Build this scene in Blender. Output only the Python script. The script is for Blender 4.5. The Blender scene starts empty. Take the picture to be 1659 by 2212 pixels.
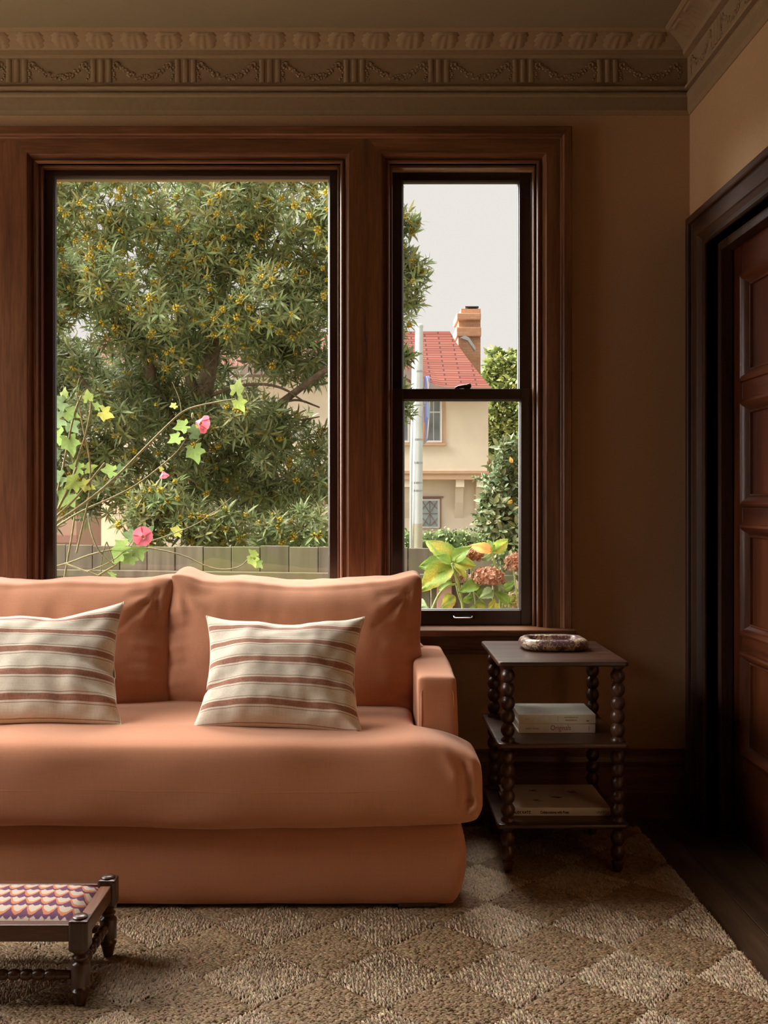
import bpy, bmesh, math, random
import numpy as np
from mathutils import Vector, Matrix, noise

random.seed(7)
RNG = np.random.default_rng(7)
SC = bpy.context.scene
COL = SC.collection

# ------------------------------------------------------------------ camera
F, VX, VY, H = 2150.0, 800.0, 1085.0, 1.12       # focal length in px, vanishing point, eye height
cam_d = bpy.data.cameras.new('camera')
cam = bpy.data.objects.new('camera', cam_d)
COL.objects.link(cam)
cam.location = (0, 0, H)
cam.rotation_euler = (math.pi / 2, 0, 0)
cam_d.sensor_fit = 'VERTICAL'
cam_d.sensor_height = 36.0
cam_d.lens = F * 36.0 / 2212.0
cam_d.shift_x = (829.5 - VX) / 2212.0
cam_d.shift_y = -(1106.0 - VY) / 2212.0
cam_d.clip_end = 300
SC.camera = cam

# ------------------------------------------------------------------ light
world = bpy.data.worlds.new('overcast_sky')
SC.world = world
world.use_nodes = True
_bg = world.node_tree.nodes['Background']
_bg.inputs[0].default_value = (1.0, 0.945, 0.90, 1)
_bg.inputs[1].default_value = 0.94
sun_d = bpy.data.lights.new('soft_sun', 'SUN')
sun = bpy.data.objects.new('soft_sun', sun_d)
COL.objects.link(sun)
sun_d.energy = 36.0
sun_d.angle = math.radians(88)
sun_d.color = (1.0, 0.965, 0.92)
sun.rotation_euler = Vector((0.64, -0.36, -0.70)).to_track_quat('-Z', 'Y').to_euler()
SC.view_settings.view_transform = 'Standard'
SC.view_settings.look = 'None'
SC.view_settings.gamma = 1.0
SC.view_settings.use_curve_mapping = False
SC.view_settings.exposure = 0.0
SC.cycles.max_bounces = 10
SC.cycles.diffuse_bounces = 3
SC.cycles.transparent_max_bounces = 16
SC.cycles.sample_clamp_indirect = 6.0
SC.cycles.caustics_reflective = False
SC.cycles.caustics_refractive = False


# ------------------------------------------------------------------ helpers
def X(px, Z): return (px - VX) * Z / F
def ZH(py, Z): return H - (py - VY) * Z / F
def P(px, py, Z): return Vector((X(px, Z), Z, ZH(py, Z)))


WL = {}   # world location of every object's origin


def tag(o, label=None, cat=None, group=None, kind=None):
    if label: o['label'] = label
    if cat: o['category'] = cat
    if group: o['group'] = group
    if kind: o['kind'] = kind
    return o


def thing(name, label, cat=None, loc=(0, 0, 0), group=None, kind=None):
    o = bpy.data.objects.new(name, None)
    o.empty_display_size = 0.05
    COL.objects.link(o)
    o.location = loc
    WL[o] = Vector(loc)
    return tag(o, label, cat, group, kind)


def part(name, parent=None):
    o = bpy.data.objects.new(name, None)
    return o


def attach(o, parent):
    """o holds world coordinates in its mesh; keep them under the parent"""
    if parent is not None:
        o.parent = parent
        o.location = -WL[parent]
    WL[o] = Vector((0, 0, 0))
    return o


def mobj(name, me, mat=None, parent=None, smooth=False):
    o = bpy.data.objects.new(name, me)
    COL.objects.link(o)
    if mat is not None and not me.materials:
        me.materials.append(mat)
    if smooth:
        me.polygons.foreach_set('use_smooth', [True] * len(me.polygons))
    return attach(o, parent)


def place(o, parent, M):
    """put a shared-mesh object at world matrix M below its parent"""
    o.parent = parent
    M = M.copy()
    M.translation = M.translation - WL[parent]
    o.matrix_basis = M
    WL[o] = Vector((0, 0, 0))


class MB:
    def __init__(s):
        s.v = []; s.f = []

    def add(s, v, f):
        n = len(s.v)
        s.v += [tuple(p) for p in v]
        s.f += [tuple(i + n for i in q) for q in f]

    def box(s, x0, x1, y0, y1, z0, z1):
        v = [(x0, y0, z0), (x1, y0, z0), (x1, y1, z0), (x0, y1, z0), (x0, y0, z1), (x1, y0, z1), (x1, y1, z1), (x0, y1, z1)]
        s.add(v, [(0, 3, 2, 1), (4, 5, 6, 7), (0, 1, 5, 4), (1, 2, 6, 5), (2, 3, 7, 6), (3, 0, 4, 7)])
        return s

    def tube(s, pts, rad, n=8, cap=True):
        pts = [Vector(p) for p in pts]
        if not hasattr(rad, '__len__'): rad = [rad] * len(pts)
        up = Vector((0, 0, 1)); prev = None; rings = []
        for i, p in enumerate(pts):
            t = (pts[min(i + 1, len(pts) - 1)] - pts[max(i - 1, 0)]).normalized()
            if prev is None:
                a = t.cross(up)
                if a.length < 1e-3: a = t.cross(Vector((0, 1, 0)))
                a.normalize()
            else:
                a = prev - t * prev.dot(t); a.normalize()
            prev = a; b = t.cross(a)
            rings.append([p + (a * math.cos(2 * math.pi * k / n) + b * math.sin(2 * math.pi * k / n)) * rad[i] for k in range(n)])
        v = [q for r in rings for q in r]; f = []
        for i in range(len(rings) - 1):
            for k in range(n):
                f.append((i * n + k, i * n + (k + 1) % n, (i + 1) * n + (k + 1) % n, (i + 1) * n + k))
        if cap:
            f.append(tuple(range(n))[::-1]); m = (len(rings) - 1) * n
            f.append(tuple(m + k for k in range(n)))
        s.add(v, f); return s

    def lathe(s, prof, c=(0, 0), n=16, axis='z'):
        """prof: list of (radius, height)"""
        v = []; f = []
        for r, h in prof:
            for k in range(n):
                a = 2 * math.pi * k / n
                if axis == 'z': v.append((c[0] + r * math.cos(a), c[1] + r * math.sin(a), h))
                elif axis == 'x': v.append((h, c[0] + r * math.cos(a), c[1] + r * math.sin(a)))
                else: v.append((c[0] + r * math.cos(a), h, c[1] + r * math.sin(a)))
        for i in range(len(prof) - 1):
            for k in range(n):
                q = (i * n + k, i * n + (k + 1) % n, (i + 1) * n + (k + 1) % n, (i + 1) * n + k)
                f.append(q)
        f.append(tuple(range(n))[::-1]); m = (len(prof) - 1) * n
        f.append(tuple(m + k for k in range(n)))
        s.add(v, f); return s

    def extrude(s, poly, fn0, fn1):
        """poly: 2D outline; fn0/fn1 map a 2D point to the two 3D caps"""
        n = len(poly)
        v = [fn0(p) for p in poly] + [fn1(p) for p in poly]
        f = [tuple(range(n))[::-1], tuple(range(n, 2 * n))]
        f += [(k, (k + 1) % n, n + (k + 1) % n, n + k) for k in range(n)]
        s.add(v, f); return s

    def mesh(s, name, bevel=0.0, seg=2, fix=True):
        me = bpy.data.meshes.new(name)
        bm = bmesh.new()
        vs = [bm.verts.new(p) for p in s.v]
        for q in s.f:
            try: bm.faces.new([vs[i] for i in q])
            except ValueError: pass
        if fix: bmesh.ops.recalc_face_normals(bm, faces=bm.faces)
        if bevel > 0:
            es = [e for e in bm.edges if len(e.link_faces) == 2 and e.calc_face_angle(0) > 0.5]
            bmesh.ops.bevel(bm, geom=es, offset=bevel, segments=seg, profile=0.6, affect='EDGES', clamp_overlap=True)
        bm.to_mesh(me); bm.free()
        return me

    def build(s, name, mat=None, parent=None, bevel=0.0, seg=2, smooth=False, fix=True):
        return mobj(name, s.mesh(name, bevel, seg, fix), mat, parent, smooth)


def autosmooth(o, ang=0.7):
    me = o.data
    me.polygons.foreach_set('use_smooth', [True] * len(me.polygons))
    bm = bmesh.new(); bm.from_mesh(me)
    for e in bm.edges:
        e.smooth = not (len(e.link_faces) == 2 and e.calc_face_angle(0) > ang)
    bm.to_mesh(me); bm.free()
    return o


def fast_mesh(name, V, T, col=None, smooth=False):
    me = bpy.data.meshes.new(name)
    V = np.ascontiguousarray(V, dtype=np.float32); T = np.ascontiguousarray(T, dtype=np.int32)
    me.vertices.add(len(V)); me.vertices.foreach_set('co', V.ravel())
    me.loops.add(T.size); me.loops.foreach_set('vertex_index', T.ravel())
    me.polygons.add(len(T)); me.polygons.foreach_set('loop_start', np.arange(len(T), dtype=np.int32) * 3)
    if smooth: me.polygons.foreach_set('use_smooth', np.ones(len(T), dtype=bool))
    me.update(calc_edges=True)
    if col is not None:
        ca = me.color_attributes.new('col', 'FLOAT_COLOR', 'POINT')
        c = np.ones((len(V), 4), dtype=np.float32); c[:, :3] = col
        ca.data.foreach_set('color', c.ravel())
    return me


def stamp(Vt, Tt, mats, cols=None):
    """copies of a template (Vt, Tt) at N 4x4 matrices, joined; cols: per-copy rgb or (N,nv,3)"""
    mats = np.asarray(mats, dtype=np.float64)
    N, nv = len(mats), len(Vt)
    Vh = np.concatenate([Vt, np.ones((nv, 1))], 1)
    V = np.einsum('nij,vj->nvi', mats, Vh)[:, :, :3].reshape(-1, 3)
    T = (Tt[None] + (np.arange(N) * nv)[:, None, None]).reshape(-1, 3)
    C = None
    if cols is not None:
        cols = np.asarray(cols, dtype=np.float64)
        C = np.repeat(cols, nv, 0) if cols.ndim == 2 else cols.reshape(-1, 3)
    return V, T, C


def join(lst):
    V, T, C, n = [], [], [], 0
    for v, t, c in lst:
        V.append(v); T.append(t + n); C.append(c); n += len(v)
    return np.concatenate(V), np.concatenate(T), np.concatenate(C)


def rects_frame(x0, x1, z0, z1, prof, to3, closed=False):
    """mitred frame of a profile [(outward, depth)] round an opening; returns MB list left, top, right(, bottom)"""
    def ring(o, d):
        bl = (x0 - o, z0 - (o if closed else 0)); tl = (x0 - o, z1 + o); tr = (x1 + o, z1 + o); br = (x1 + o, z0 - (o if closed else 0))
        return [to3(p[0], p[1], d) for p in (bl, tl, tr, br)]
    R = [ring(o, d) for o, d in prof]
    out = []
    for k in range(4 if closed else 3):
        m = MB(); v = []; f = []
        for r in R: v += [r[k], r[(k + 1) % 4]]
        for i in range(len(R) - 1): f.append((2 * i, 2 * i + 1, 2 * i + 3, 2 * i + 2))
        f.append((2 * len(R) - 2, 2 * len(R) - 1, 1, 0))            # back
        f.append(tuple(2 * i for i in range(len(R)))); f.append(tuple(2 * i + 1 for i in range(len(R)))[::-1])
        m.add(v, f); out.append(m)
    return out


# ------------------------------------------------------------------ materials
MATS = {}


def nt_new(name):
    m = bpy.data.materials.new(name); m.use_nodes = True
    nt = m.node_tree; b = nt.nodes['Principled BSDF']
    MATS[name] = m
    return m, nt, b


def N(nt, typ, **kw):
    n = nt.nodes.new(typ)
    for k, v in kw.items():
        if k.startswith('i_'):
            key = k[2:]
            key = int(key) if key.isdigit() else key
            n.inputs[key].default_value = v
        else: setattr(n, k, v)
    return n


def L(nt, a, b): nt.links.new(a, b)


def ramp(nt, stops, fac):
    r = nt.nodes.new('ShaderNodeValToRGB')
    e = r.color_ramp.elements
    while len(e) < len(stops): e.new(0.5)
    for k, (p, c) in enumerate(stops):
        e[k].position = p; e[k].color = (*c, 1)
    L(nt, fac, r.inputs[0])
    return r.outputs[0]


def coords(nt, scale=(1, 1, 1), kind='Object', rot=(0, 0, 0)):
    tc = nt.nodes.new('ShaderNodeTexCoord'); mp = nt.nodes.new('ShaderNodeMapping')
    mp.inputs['Scale'].default_value = scale; mp.inputs['Rotation'].default_value = rot
    L(nt, tc.outputs[kind], mp.inputs[0])
    return mp.outputs[0]


def bump(nt, h, b, strength=0.2, dist=0.002):
    n = N(nt, 'ShaderNodeBump', i_Strength=strength, i_Distance=dist)
    L(nt, h, n.inputs['Height']); L(nt, n.outputs[0], b.inputs['Normal'])


def plain(name, col, rough=0.6, spec=0.4, metal=0.0, nscale=30.0, var=0.12, bmp=0.08):
    m, nt, b = nt_new(name)
    c = coords(nt)
    n = N(nt, 'ShaderNodeTexNoise', i_Scale=nscale, i_Detail=4.0); L(nt, c, n.inputs[0])
    lo = tuple(x * (1 - var) for x in col); hi = tuple(min(1, x * (1 + var)) for x in col)
    L(nt, ramp(nt, [(0.3, lo), (0.7, hi)], n.outputs[0]), b.inputs['Base Color'])
    b.inputs['Roughness'].default_value = rough; b.inputs['Metallic'].default_value = metal
    b.inputs['Specular IOR Level'].default_value = spec
    if bmp: bump(nt, n.outputs[0], b, bmp)
    return m


def wood(name, dark, mid, light, axis='z', scale=1.0, rough=0.38, coat=0.0, bmp=0.12, spec=0.5):
    m, nt, b = nt_new(name)
    k = 16 * scale; g = 1.1 * scale
    sc = {'x': (g, k, k), 'y': (k, g, k), 'z': (k, k, g)}[axis]
    c = coords(nt, sc)
    n1 = N(nt, 'ShaderNodeTexNoise', i_Scale=1.0, i_Detail=5.0, i_Distortion=0.8); L(nt, c, n1.inputs[0])
    sc2 = tuple(s * 9 for s in sc)
    c2 = coords(nt, sc2)
    n2 = N(nt, 'ShaderNodeTexNoise', i_Scale=1.0, i_Detail=3.0); L(nt, c2, n2.inputs[0])
    mx = N(nt, 'ShaderNodeMix'); mx.inputs[0].default_value = 0.35
    L(nt, n1.outputs[0], mx.inputs[2]); L(nt, n2.outputs[0], mx.inputs[3])
    L(nt, ramp(nt, [(0.32, dark), (0.5, mid), (0.68, light)], mx.outputs[0]), b.inputs['Base Color'])
    b.inputs['Roughness'].default_value = rough
    b.inputs['Specular IOR Level'].default_value = spec
    b.inputs['Coat Weight'].default_value = coat; b.inputs['Coat Roughness'].default_value = 0.25
    bump(nt, n2.outputs[0], b, bmp, 0.001)
    return m


def fabric(name, col, rough=0.9, var=0.10, wscale=700.0, vert='z'):
    m, nt, b = nt_new(name)
    a = N(nt, 'ShaderNodeTexNoise', i_Scale=1.0, i_Detail=3.0); L(nt, coords(nt, (260, 260, 14)), a.inputs[0])
    d = N(nt, 'ShaderNodeTexNoise', i_Scale=1.0, i_Detail=3.0); L(nt, coords(nt, (14, 260, 420)), d.inputs[0])
    e = N(nt, 'ShaderNodeTexNoise', i_Scale=5.0, i_Detail=3.0); L(nt, coords(nt), e.inputs[0])
    m1 = N(nt, 'ShaderNodeMix'); m1.inputs[0].default_value = 0.5
    L(nt, a.outputs[0], m1.inputs[2]); L(nt, d.outputs[0], m1.inputs[3])
    m2 = N(nt, 'ShaderNodeMix'); m2.inputs[0].default_value = 0.35
    L(nt, m1.outputs[0], m2.inputs[2]); L(nt, e.outputs[0], m2.inputs[3])
    lo = tuple(x * (1 - var) for x in col); hi = tuple(min(1, x * (1 + var)) for x in col)
    L(nt, ramp(nt, [(0.3, lo), (0.7, hi)], m2.outputs[0]), b.inputs['Base Color'])
    b.inputs['Roughness'].default_value = rough
    b.inputs['Specular IOR Level'].default_value = 0.15
    b.inputs['Sheen Weight'].default_value = 0.32; b.inputs['Sheen Roughness'].default_value = 0.4
    b.inputs['Sheen Tint'].default_value = (1.0, 0.86, 0.76, 1)
    bump(nt, m1.outputs[0], b, 0.25, 0.0015)
    return m


def leafmat(name, rough=0.5, trans=0.25, spec=0.4):
    m, nt, b = nt_new(name)
    at = N(nt, 'ShaderNodeAttribute', attribute_name='col')
    n = N(nt, 'ShaderNodeTexNoise', i_Scale=25.0, i_Detail=2.0); L(nt, coords(nt), n.inputs[0])
    r = ramp(nt, [(0.3, (0.8, 0.8, 0.8)), (0.7, (1.15, 1.15, 1.15))], n.outputs[0])
    mx = N(nt, 'ShaderNodeMix', data_type='RGBA', blend_type='MULTIPLY'); mx.inputs[0].default_value = 1.0
    L(nt, at.outputs['Color'], mx.inputs[6]); L(nt, r, mx.inputs[7])
    L(nt, mx.outputs[2], b.inputs['Base Color'])
    b.inputs['Roughness'].default_value = rough; b.inputs['Specular IOR Level'].default_value = spec
    if trans > 0:
        t = N(nt, 'ShaderNodeBsdfTranslucent'); L(nt, mx.outputs[2], t.inputs[0])
        ms = N(nt, 'ShaderNodeMixShader'); ms.inputs[0].default_value = trans
        L(nt, b.outputs[0], ms.inputs[1]); L(nt, t.outputs[0], ms.inputs[2])
        L(nt, ms.outputs[0], nt.nodes['Material Output'].inputs[0])
    return m


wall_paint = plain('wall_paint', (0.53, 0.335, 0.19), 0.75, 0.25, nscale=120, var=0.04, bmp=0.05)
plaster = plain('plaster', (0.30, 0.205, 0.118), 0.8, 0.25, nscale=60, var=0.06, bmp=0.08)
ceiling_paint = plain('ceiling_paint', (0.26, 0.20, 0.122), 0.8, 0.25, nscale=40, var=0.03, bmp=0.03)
_D, _M, _Lg = (0.058, 0.019, 0.008), (0.15, 0.057, 0.023), (0.25, 0.105, 0.044)
trim_z = wood('mahogany_upright', _D, _M, _Lg, 'z', rough=0.36)
trim_x = wood('mahogany_level', _D, _M, _Lg, 'x', rough=0.36)
trim_y = wood('mahogany_deep', _D, _M, _Lg, 'y', rough=0.36)
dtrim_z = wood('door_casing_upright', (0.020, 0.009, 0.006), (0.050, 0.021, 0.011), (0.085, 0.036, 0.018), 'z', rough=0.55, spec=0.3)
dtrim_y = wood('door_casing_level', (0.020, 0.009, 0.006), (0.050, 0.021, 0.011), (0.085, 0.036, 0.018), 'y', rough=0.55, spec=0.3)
sash_z = wood('sash_wood_upright', (0.014, 0.007, 0.005), (0.030, 0.014, 0.009), (0.05, 0.024, 0.015), 'z', rough=0.28, spec=0.6)
sash_x = wood('sash_wood_level', (0.014, 0.007, 0.005), (0.030, 0.014, 0.009), (0.05, 0.024, 0.015), 'x', rough=0.28, spec=0.6)
door_z = wood('door_wood_upright', (0.03, 0.007, 0.0025), (0.08, 0.019, 0.006), (0.125, 0.035, 0.011), 'z', rough=0.3, scale=0.8)
door_y = wood('door_wood_level', (0.03, 0.007, 0.0025), (0.08, 0.019, 0.006), (0.125, 0.035, 0.011), 'y', rough=0.3, scale=0.8)
table_w = wood('bobbin_table_wood', (0.018, 0.007, 0.004), (0.060, 0.024, 0.013), (0.12, 0.052, 0.028), 'x', rough=0.33, scale=1.2, spec=0.6)
table_z = wood('bobbin_leg_wood', (0.018, 0.007, 0.004), (0.055, 0.021, 0.011), (0.11, 0.045, 0.023), 'z', rough=0.33, scale=1.5, spec=0.6)
stool_w = wood('stool_wood', (0.03, 0.011, 0.006), (0.085, 0.032, 0.015), (0.15, 0.06, 0.027), 'x', rough=0.3, scale=1.6, spec=0.6)
stool_z = wood('stool_leg_wood', (0.02, 0.008, 0.005), (0.055, 0.022, 0.012), (0.10, 0.042, 0.02), 'z', rough=0.3, scale=1.6, spec=0.6)
floor_w = wood('floor_wood', (0.030, 0.015, 0.008), (0.075, 0.040, 0.019), (0.13, 0.075, 0.036), 'y', rough=0.42, scale=0.9)
sofa_fab = fabric('terracotta_linen', (0.52, 0.232, 0.132))
iron = plain('dark_iron', (0.03, 0.025, 0.022), 0.4, 0.5, metal=0.6)
steel = plain('worn_steel', (0.45, 0.44, 0.42), 0.3, 0.5, metal=0.9)
paper = plain('page_block', (0.62, 0.52, 0.38), 0.85, nscale=300, var=0.15)
cover_a = plain('cream_cloth_cover', (0.84, 0.80, 0.66), 0.55, nscale=200, var=0.05)
cover_b = plain('white_cover', (0.86, 0.83, 0.76), 0.4, nscale=60, var=0.03)
cover_c = plain('pale_wood_cover', (0.76, 0.68, 0.57), 0.5, nscale=14, var=0.08)
ink = plain('black_ink', (0.02, 0.018, 0.016), 0.6, bmp=0)
ink_red = plain('red_ink', (0.30, 0.06, 0.05), 0.6, bmp=0)
ink_faint = plain('faded_ink', (0.45, 0.40, 0.29), 0.6, bmp=0)


def glassmat():
    m, nt, b = nt_new('window_glass')
    nt.nodes.remove(b)
    t = N(nt, 'ShaderNodeBsdfTransparent'); t.inputs[0].default_value = (0.97, 0.975, 0.97, 1)
    g = N(nt, 'ShaderNodeBsdfGlossy'); g.inputs['Roughness'].default_value = 0.02
    n = N(nt, 'ShaderNodeTexNoise', i_Scale=3.0, i_Detail=2.0); L(nt, coords(nt), n.inputs[0])
    bp = N(nt, 'ShaderNodeBump', i_Strength=0.05, i_Distance=0.002); L(nt, n.outputs[0], bp.inputs['Height']); L(nt, bp.outputs[0], g.inputs['Normal'])
    lw_ = N(nt, 'ShaderNodeLayerWeight', i_Blend=0.5)
    pw_ = N(nt, 'ShaderNodeMath', operation='POWER'); pw_.inputs[1].default_value = 5.0; L(nt, lw_.outputs['Facing'], pw_.inputs[0])
    sch = N(nt, 'ShaderNodeMath', operation='MULTIPLY_ADD'); sch.inputs[1].default_value = 0.96; sch.inputs[2].default_value = 0.03; L(nt, pw_.outputs[0], sch.inputs[0])
    ms = N(nt, 'ShaderNodeMixShader'); L(nt, sch.outputs[0], ms.inputs[0])
    L(nt, t.outputs[0], ms.inputs[1]); L(nt, g.outputs[0], ms.inputs[2])
    L(nt, ms.outputs[0], nt.nodes['Material Output'].inputs[0])
    return m


glass = glassmat()

# ------------------------------------------------------------------ room shell
YW, XR, XL, YB, ZC = 3.55, 1.139, -2.12, -4.4, 2.755
OPX0, OPX1, OPZ0, OPZ1 = -1.886, 0.5927, 0.655, 2.327       # the triple window opening
TH = 0.20
# back wall in four panels round the window opening
m = MB()
m.box(XL - TH, OPX0, YW, YW + TH, 0, ZC); m.box(OPX1, XR + 0.25, YW, YW + TH, 0, ZC)
m.box(OPX0, OPX1, YW, YW + TH, 0, OPZ0); m.box(OPX0, OPX1, YW, YW + TH, OPZ1, ZC)
tag(m.build('wall_back', wall_paint), 'tan painted wall around the wide wooden window', kind='structure')
DY0, DY1, DZ1 = 2.47, 3.37, 1.996                            # door opening
m = MB()
m.box(XR, XR + 0.25, DY1, YW, 0, ZC); m.box(XR, XR + 0.25, YB, DY0, 0, ZC); m.box(XR, XR + 0.25, DY0, DY1, DZ1, ZC)
tag(m.build('wall_right', wall_paint), 'tan painted side wall above the panelled door', kind='structure')
WY0, WY1, WZ0, WZ1 = 1.95, 3.38, 0.50, 2.44                   # side window opening
m = MB()
m.box(XL - TH, XL, WY1, YW, 0, ZC); m.box(XL - TH, XL, YB, WY0, 0, ZC)
m.box(XL - TH, XL, WY0, WY1, 0, WZ0); m.box(XL - TH, XL, WY0, WY1, WZ1, ZC)
tag(m.build('wall_left', wall_paint), 'tan painted side wall with the tall side window', kind='structure')
tag(MB().box(XL - TH, XR + 0.25, YB - TH, YB, 0, ZC).build('wall_front', wall_paint), 'tan painted wall behind the viewer', kind='structure')
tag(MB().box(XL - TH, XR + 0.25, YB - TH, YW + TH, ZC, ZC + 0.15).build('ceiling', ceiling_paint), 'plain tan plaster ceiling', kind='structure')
fl = thing('floor', 'dark oak plank floor', kind='structure')
mobj('subfloor', MB().box(XL - TH, XR + 0.25, YB - TH, YW + TH, -0.12, -0.022).mesh('subfloor'), floor_w, fl)
pw = 0.19; x = 1.026
xs = []
while x < XR + 0.2: x += pw
while x > XL - 0.05:
    xs.append((x - pw, x)); x -= pw
for a, b in xs:
    o = MB().box(a + 0.001, min(b, XR + 0.2) - 0.001, YB, YW, -0.022, 0.0).build('floor_plank', floor_w, fl, bevel=0.0015, seg=1)

# ---- cornice: profile (projection, height) swept round three walls
prof = [(0.0, 2.500), (0.004, 2.500), (0.008, 2.508), (0.010, 2.512), (0.012, 2.514), (0.012, 2.560), (0.016, 2.566), (0.016, 2.574), (0.005, 2.577),
        (0.005, 2.584), (0.024, 2.585), (0.026, 2.592), (0.022, 2.598), (0.012, 2.603), (0.012, 2.698), (0.034, 2.700), (0.036, 2.717), (0.042, 2.722),
        (0.060, 2.733), (0.085, 2.744), (0.104, 2.748), (0.112, 2.7475), (0.122, 2.752), (0.124, ZC), (0.0, ZC)]
for side, pa, pb in (('back', lambda p: (XL + p, YW - p), lambda p: (XR - p, YW - p)), ('right', lambda p: (XR - p, YW - p), lambda p: (XR - p, YB + p)),
                     ('left', lambda p: (XL + p, YW - p), lambda p: (XL + p, YB + p))):
    m = MB(); v = []; f = []
    for p, z in prof: v += [(*pa(p), z), (*pb(p), z)]
    n = len(prof)
    for i in range(n - 1): f.append((2 * i, 2 * i + 1, 2 * i + 3, 2 * i + 2))
    m.add(v, f)
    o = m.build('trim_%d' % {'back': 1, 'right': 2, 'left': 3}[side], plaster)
    tag(o, {'back': 'moulded plaster cornice with leaf course and festoon frieze above the window', 'right': 'moulded plaster cornice running above the panelled door',
            'left': 'moulded plaster cornice on the side wall'}[side], kind='structure')
    if side == 'back': cor_back = o
    if side == 'right': cor_right = o
    autosmooth(o, 0.35)


# relief: acanthus leaves, triglyph flutes and festoons
def acanthus_mesh():
    nu, nv = 17, 11
    V = []; Fq = []
    path = [(0.040, 2.7215), (0.060, 2.733), (0.085, 2.744), (0.106, 2.7478)]
    for j in range(nv):
        t = j / (nv - 1)
        s = t * 3; k = min(int(s), 2); w = s - k
        p = path[k][0] * (1 - w) + path[k + 1][0] * w; z = path[k][1] * (1 - w) + path[k + 1][1] * w
        for i in range(nu):
            u = -1 + 2 * i / (nu - 1)
            halfw = 0.050 * (0.62 + 0.38 * math.sin(math.pi * min(1, 0.15 + t * 0.75))) * (1.0 - 0.10 * math.cos(t * 22))
            h = 0.0075 * (1 - abs(u) ** 3) * (0.45 + 0.75 * t) + 0.0025 * math.cos(u * 9.5 + t * 2.0 * (1 if u > 0 else -1)) * (1 - abs(u)) + (0.004 * max(0, t - 0.75) * 4)
            if abs(u) > 0.99 or j == nv - 1: h = -0.002
            V.append((u * halfw + 0.010 * t * t, -p - h * 0.55, z - h * 0.83))
    for j in range(nv - 1):
        for i in range(nu - 1):
            Fq.append((j * nu + i, j * nu + i + 1, (j + 1) * nu + i + 1, (j + 1) * nu + i))
    m = MB(); m.add(V, Fq)
    me = m.mesh('acanthus_leaf', fix=False); me.materials.append(plaster)
    me.polygons.foreach_set('use_smooth', [True] * len(me.polygons))
    return me


ac = acanthus_mesh()
sp = X(75, 3.46) - X(0, 3.46)
x = X(60, 3.46)
xx = x - 12 * sp
while xx < XR - 0.10:
    if xx > -1.9:
        o = bpy.data.objects.new('acanthus_leaf', ac); COL.objects.link(o)
        place(o, cor_back, Matrix.Translation((xx, YW, 0)))
    xx += sp
yy = YW - 0.16
while yy > 0.6:
    o = bpy.data.objects.new('acanthus_leaf', ac); COL.objects.link(o)
    place(o, cor_right, Matrix.Translation((XR, yy, 0)) @ Matrix.Rotation(-math.pi / 2, 4, 'Z'))
    yy -= sp


def bm_blobs(name, blobs, sub=1):
    bm = bmesh.new()
    for (c, r) in blobs:
        r = r if hasattr(r, '__len__') else (r, r, r)
        bmesh.ops.create_icosphere(bm, subdivisions=sub, radius=1.0, matrix=Matrix.Translation(c) @ Matrix.Diagonal((*r, 1)))
    me = bpy.data.meshes.new(name); bm.to_mesh(me); bm.free()
    me.polygons.foreach_set('use_smooth', [True] * len(me.polygons))
    return me


def triglyph_mesh():
    m = MB()
    for k in (-1, 0, 1):
        c = k * 0.0285; pr = []
        n = 7
        for i in range(n):
            a = math.pi * i / (n - 1)
            pr.append((c + 0.0105 * math.cos(a), -0.011 - 0.0055 * math.sin(a)))
        m.extrude(pr, lambda q: (q[0], q[1], 2.612), lambda q: (q[0], q[1], 2.692))
    me = m.mesh('triglyph'); me.materials.append(plaster)
    return me


def festoon_mesh():
    bl = []; r = random.Random(3)
    for k in range(26):
        t = k / 25; u = -1 + 2 * t
        z = 2.628 + 0.052 * u * u
        w = 0.0075 + 0.006 * (1 - u * u)
        for q in range(2):
            bl.append(((u * 0.092 + r.uniform(-.003, .003), -0.0125, z + r.uniform(-w, w) * 0.7), (0.0068, 0.0032, 0.0058)))
    for sx in (-1, 1):
        for k in range(9):
            a = k * 0.7
            bl.append(((sx * 0.094 + 0.016 * math.cos(a) * (k / 9 + .2), -0.0135, 2.675 + 0.014 * math.sin(a) * (k / 9 + .2)), (0.006, 0.003, 0.005)))
        for k in range(5):
            bl.append(((sx * (0.104 + r.uniform(-.006, .006)), -0.0125, 2.655 - 0.008 * k), (0.0055, 0.0025, 0.005)))
    me = bm_blobs('festoon', bl); me.materials.append(plaster)
    return me


tg, fe = triglyph_mesh(), festoon_mesh()
tsp = X(182.5, 3.535) - X(0, 3.535)
x = X(36, 3.535)
for k in range(-9, 9):
    if -1.9 < x + k * tsp < XR - 0.06:
        o = bpy.data.objects.new('triglyph', tg); COL.objects.link(o); place(o, cor_back, Matrix.Translation((x + k * tsp, YW, 0)))
    if -1.9 < x + (k + .5) * tsp < XR - 0.10:
        o = bpy.data.objects.new('festoon', fe); COL.objects.link(o); place(o, cor_back, Matrix.Translation((x + (k + .5) * tsp, YW, 0)))
for k in range(9):
    yy = YW - 0.16 - k * tsp
    for nm, me, dy in (('festoon', fe, 0), ('triglyph', tg, tsp / 2)):
        o = bpy.data.objects.new(nm, me); COL.objects.link(o)
        place(o, cor_right, Matrix.Translation((XR, yy - dy, 0)) @ Matrix.Rotation(-math.pi / 2, 4, 'Z'))

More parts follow.
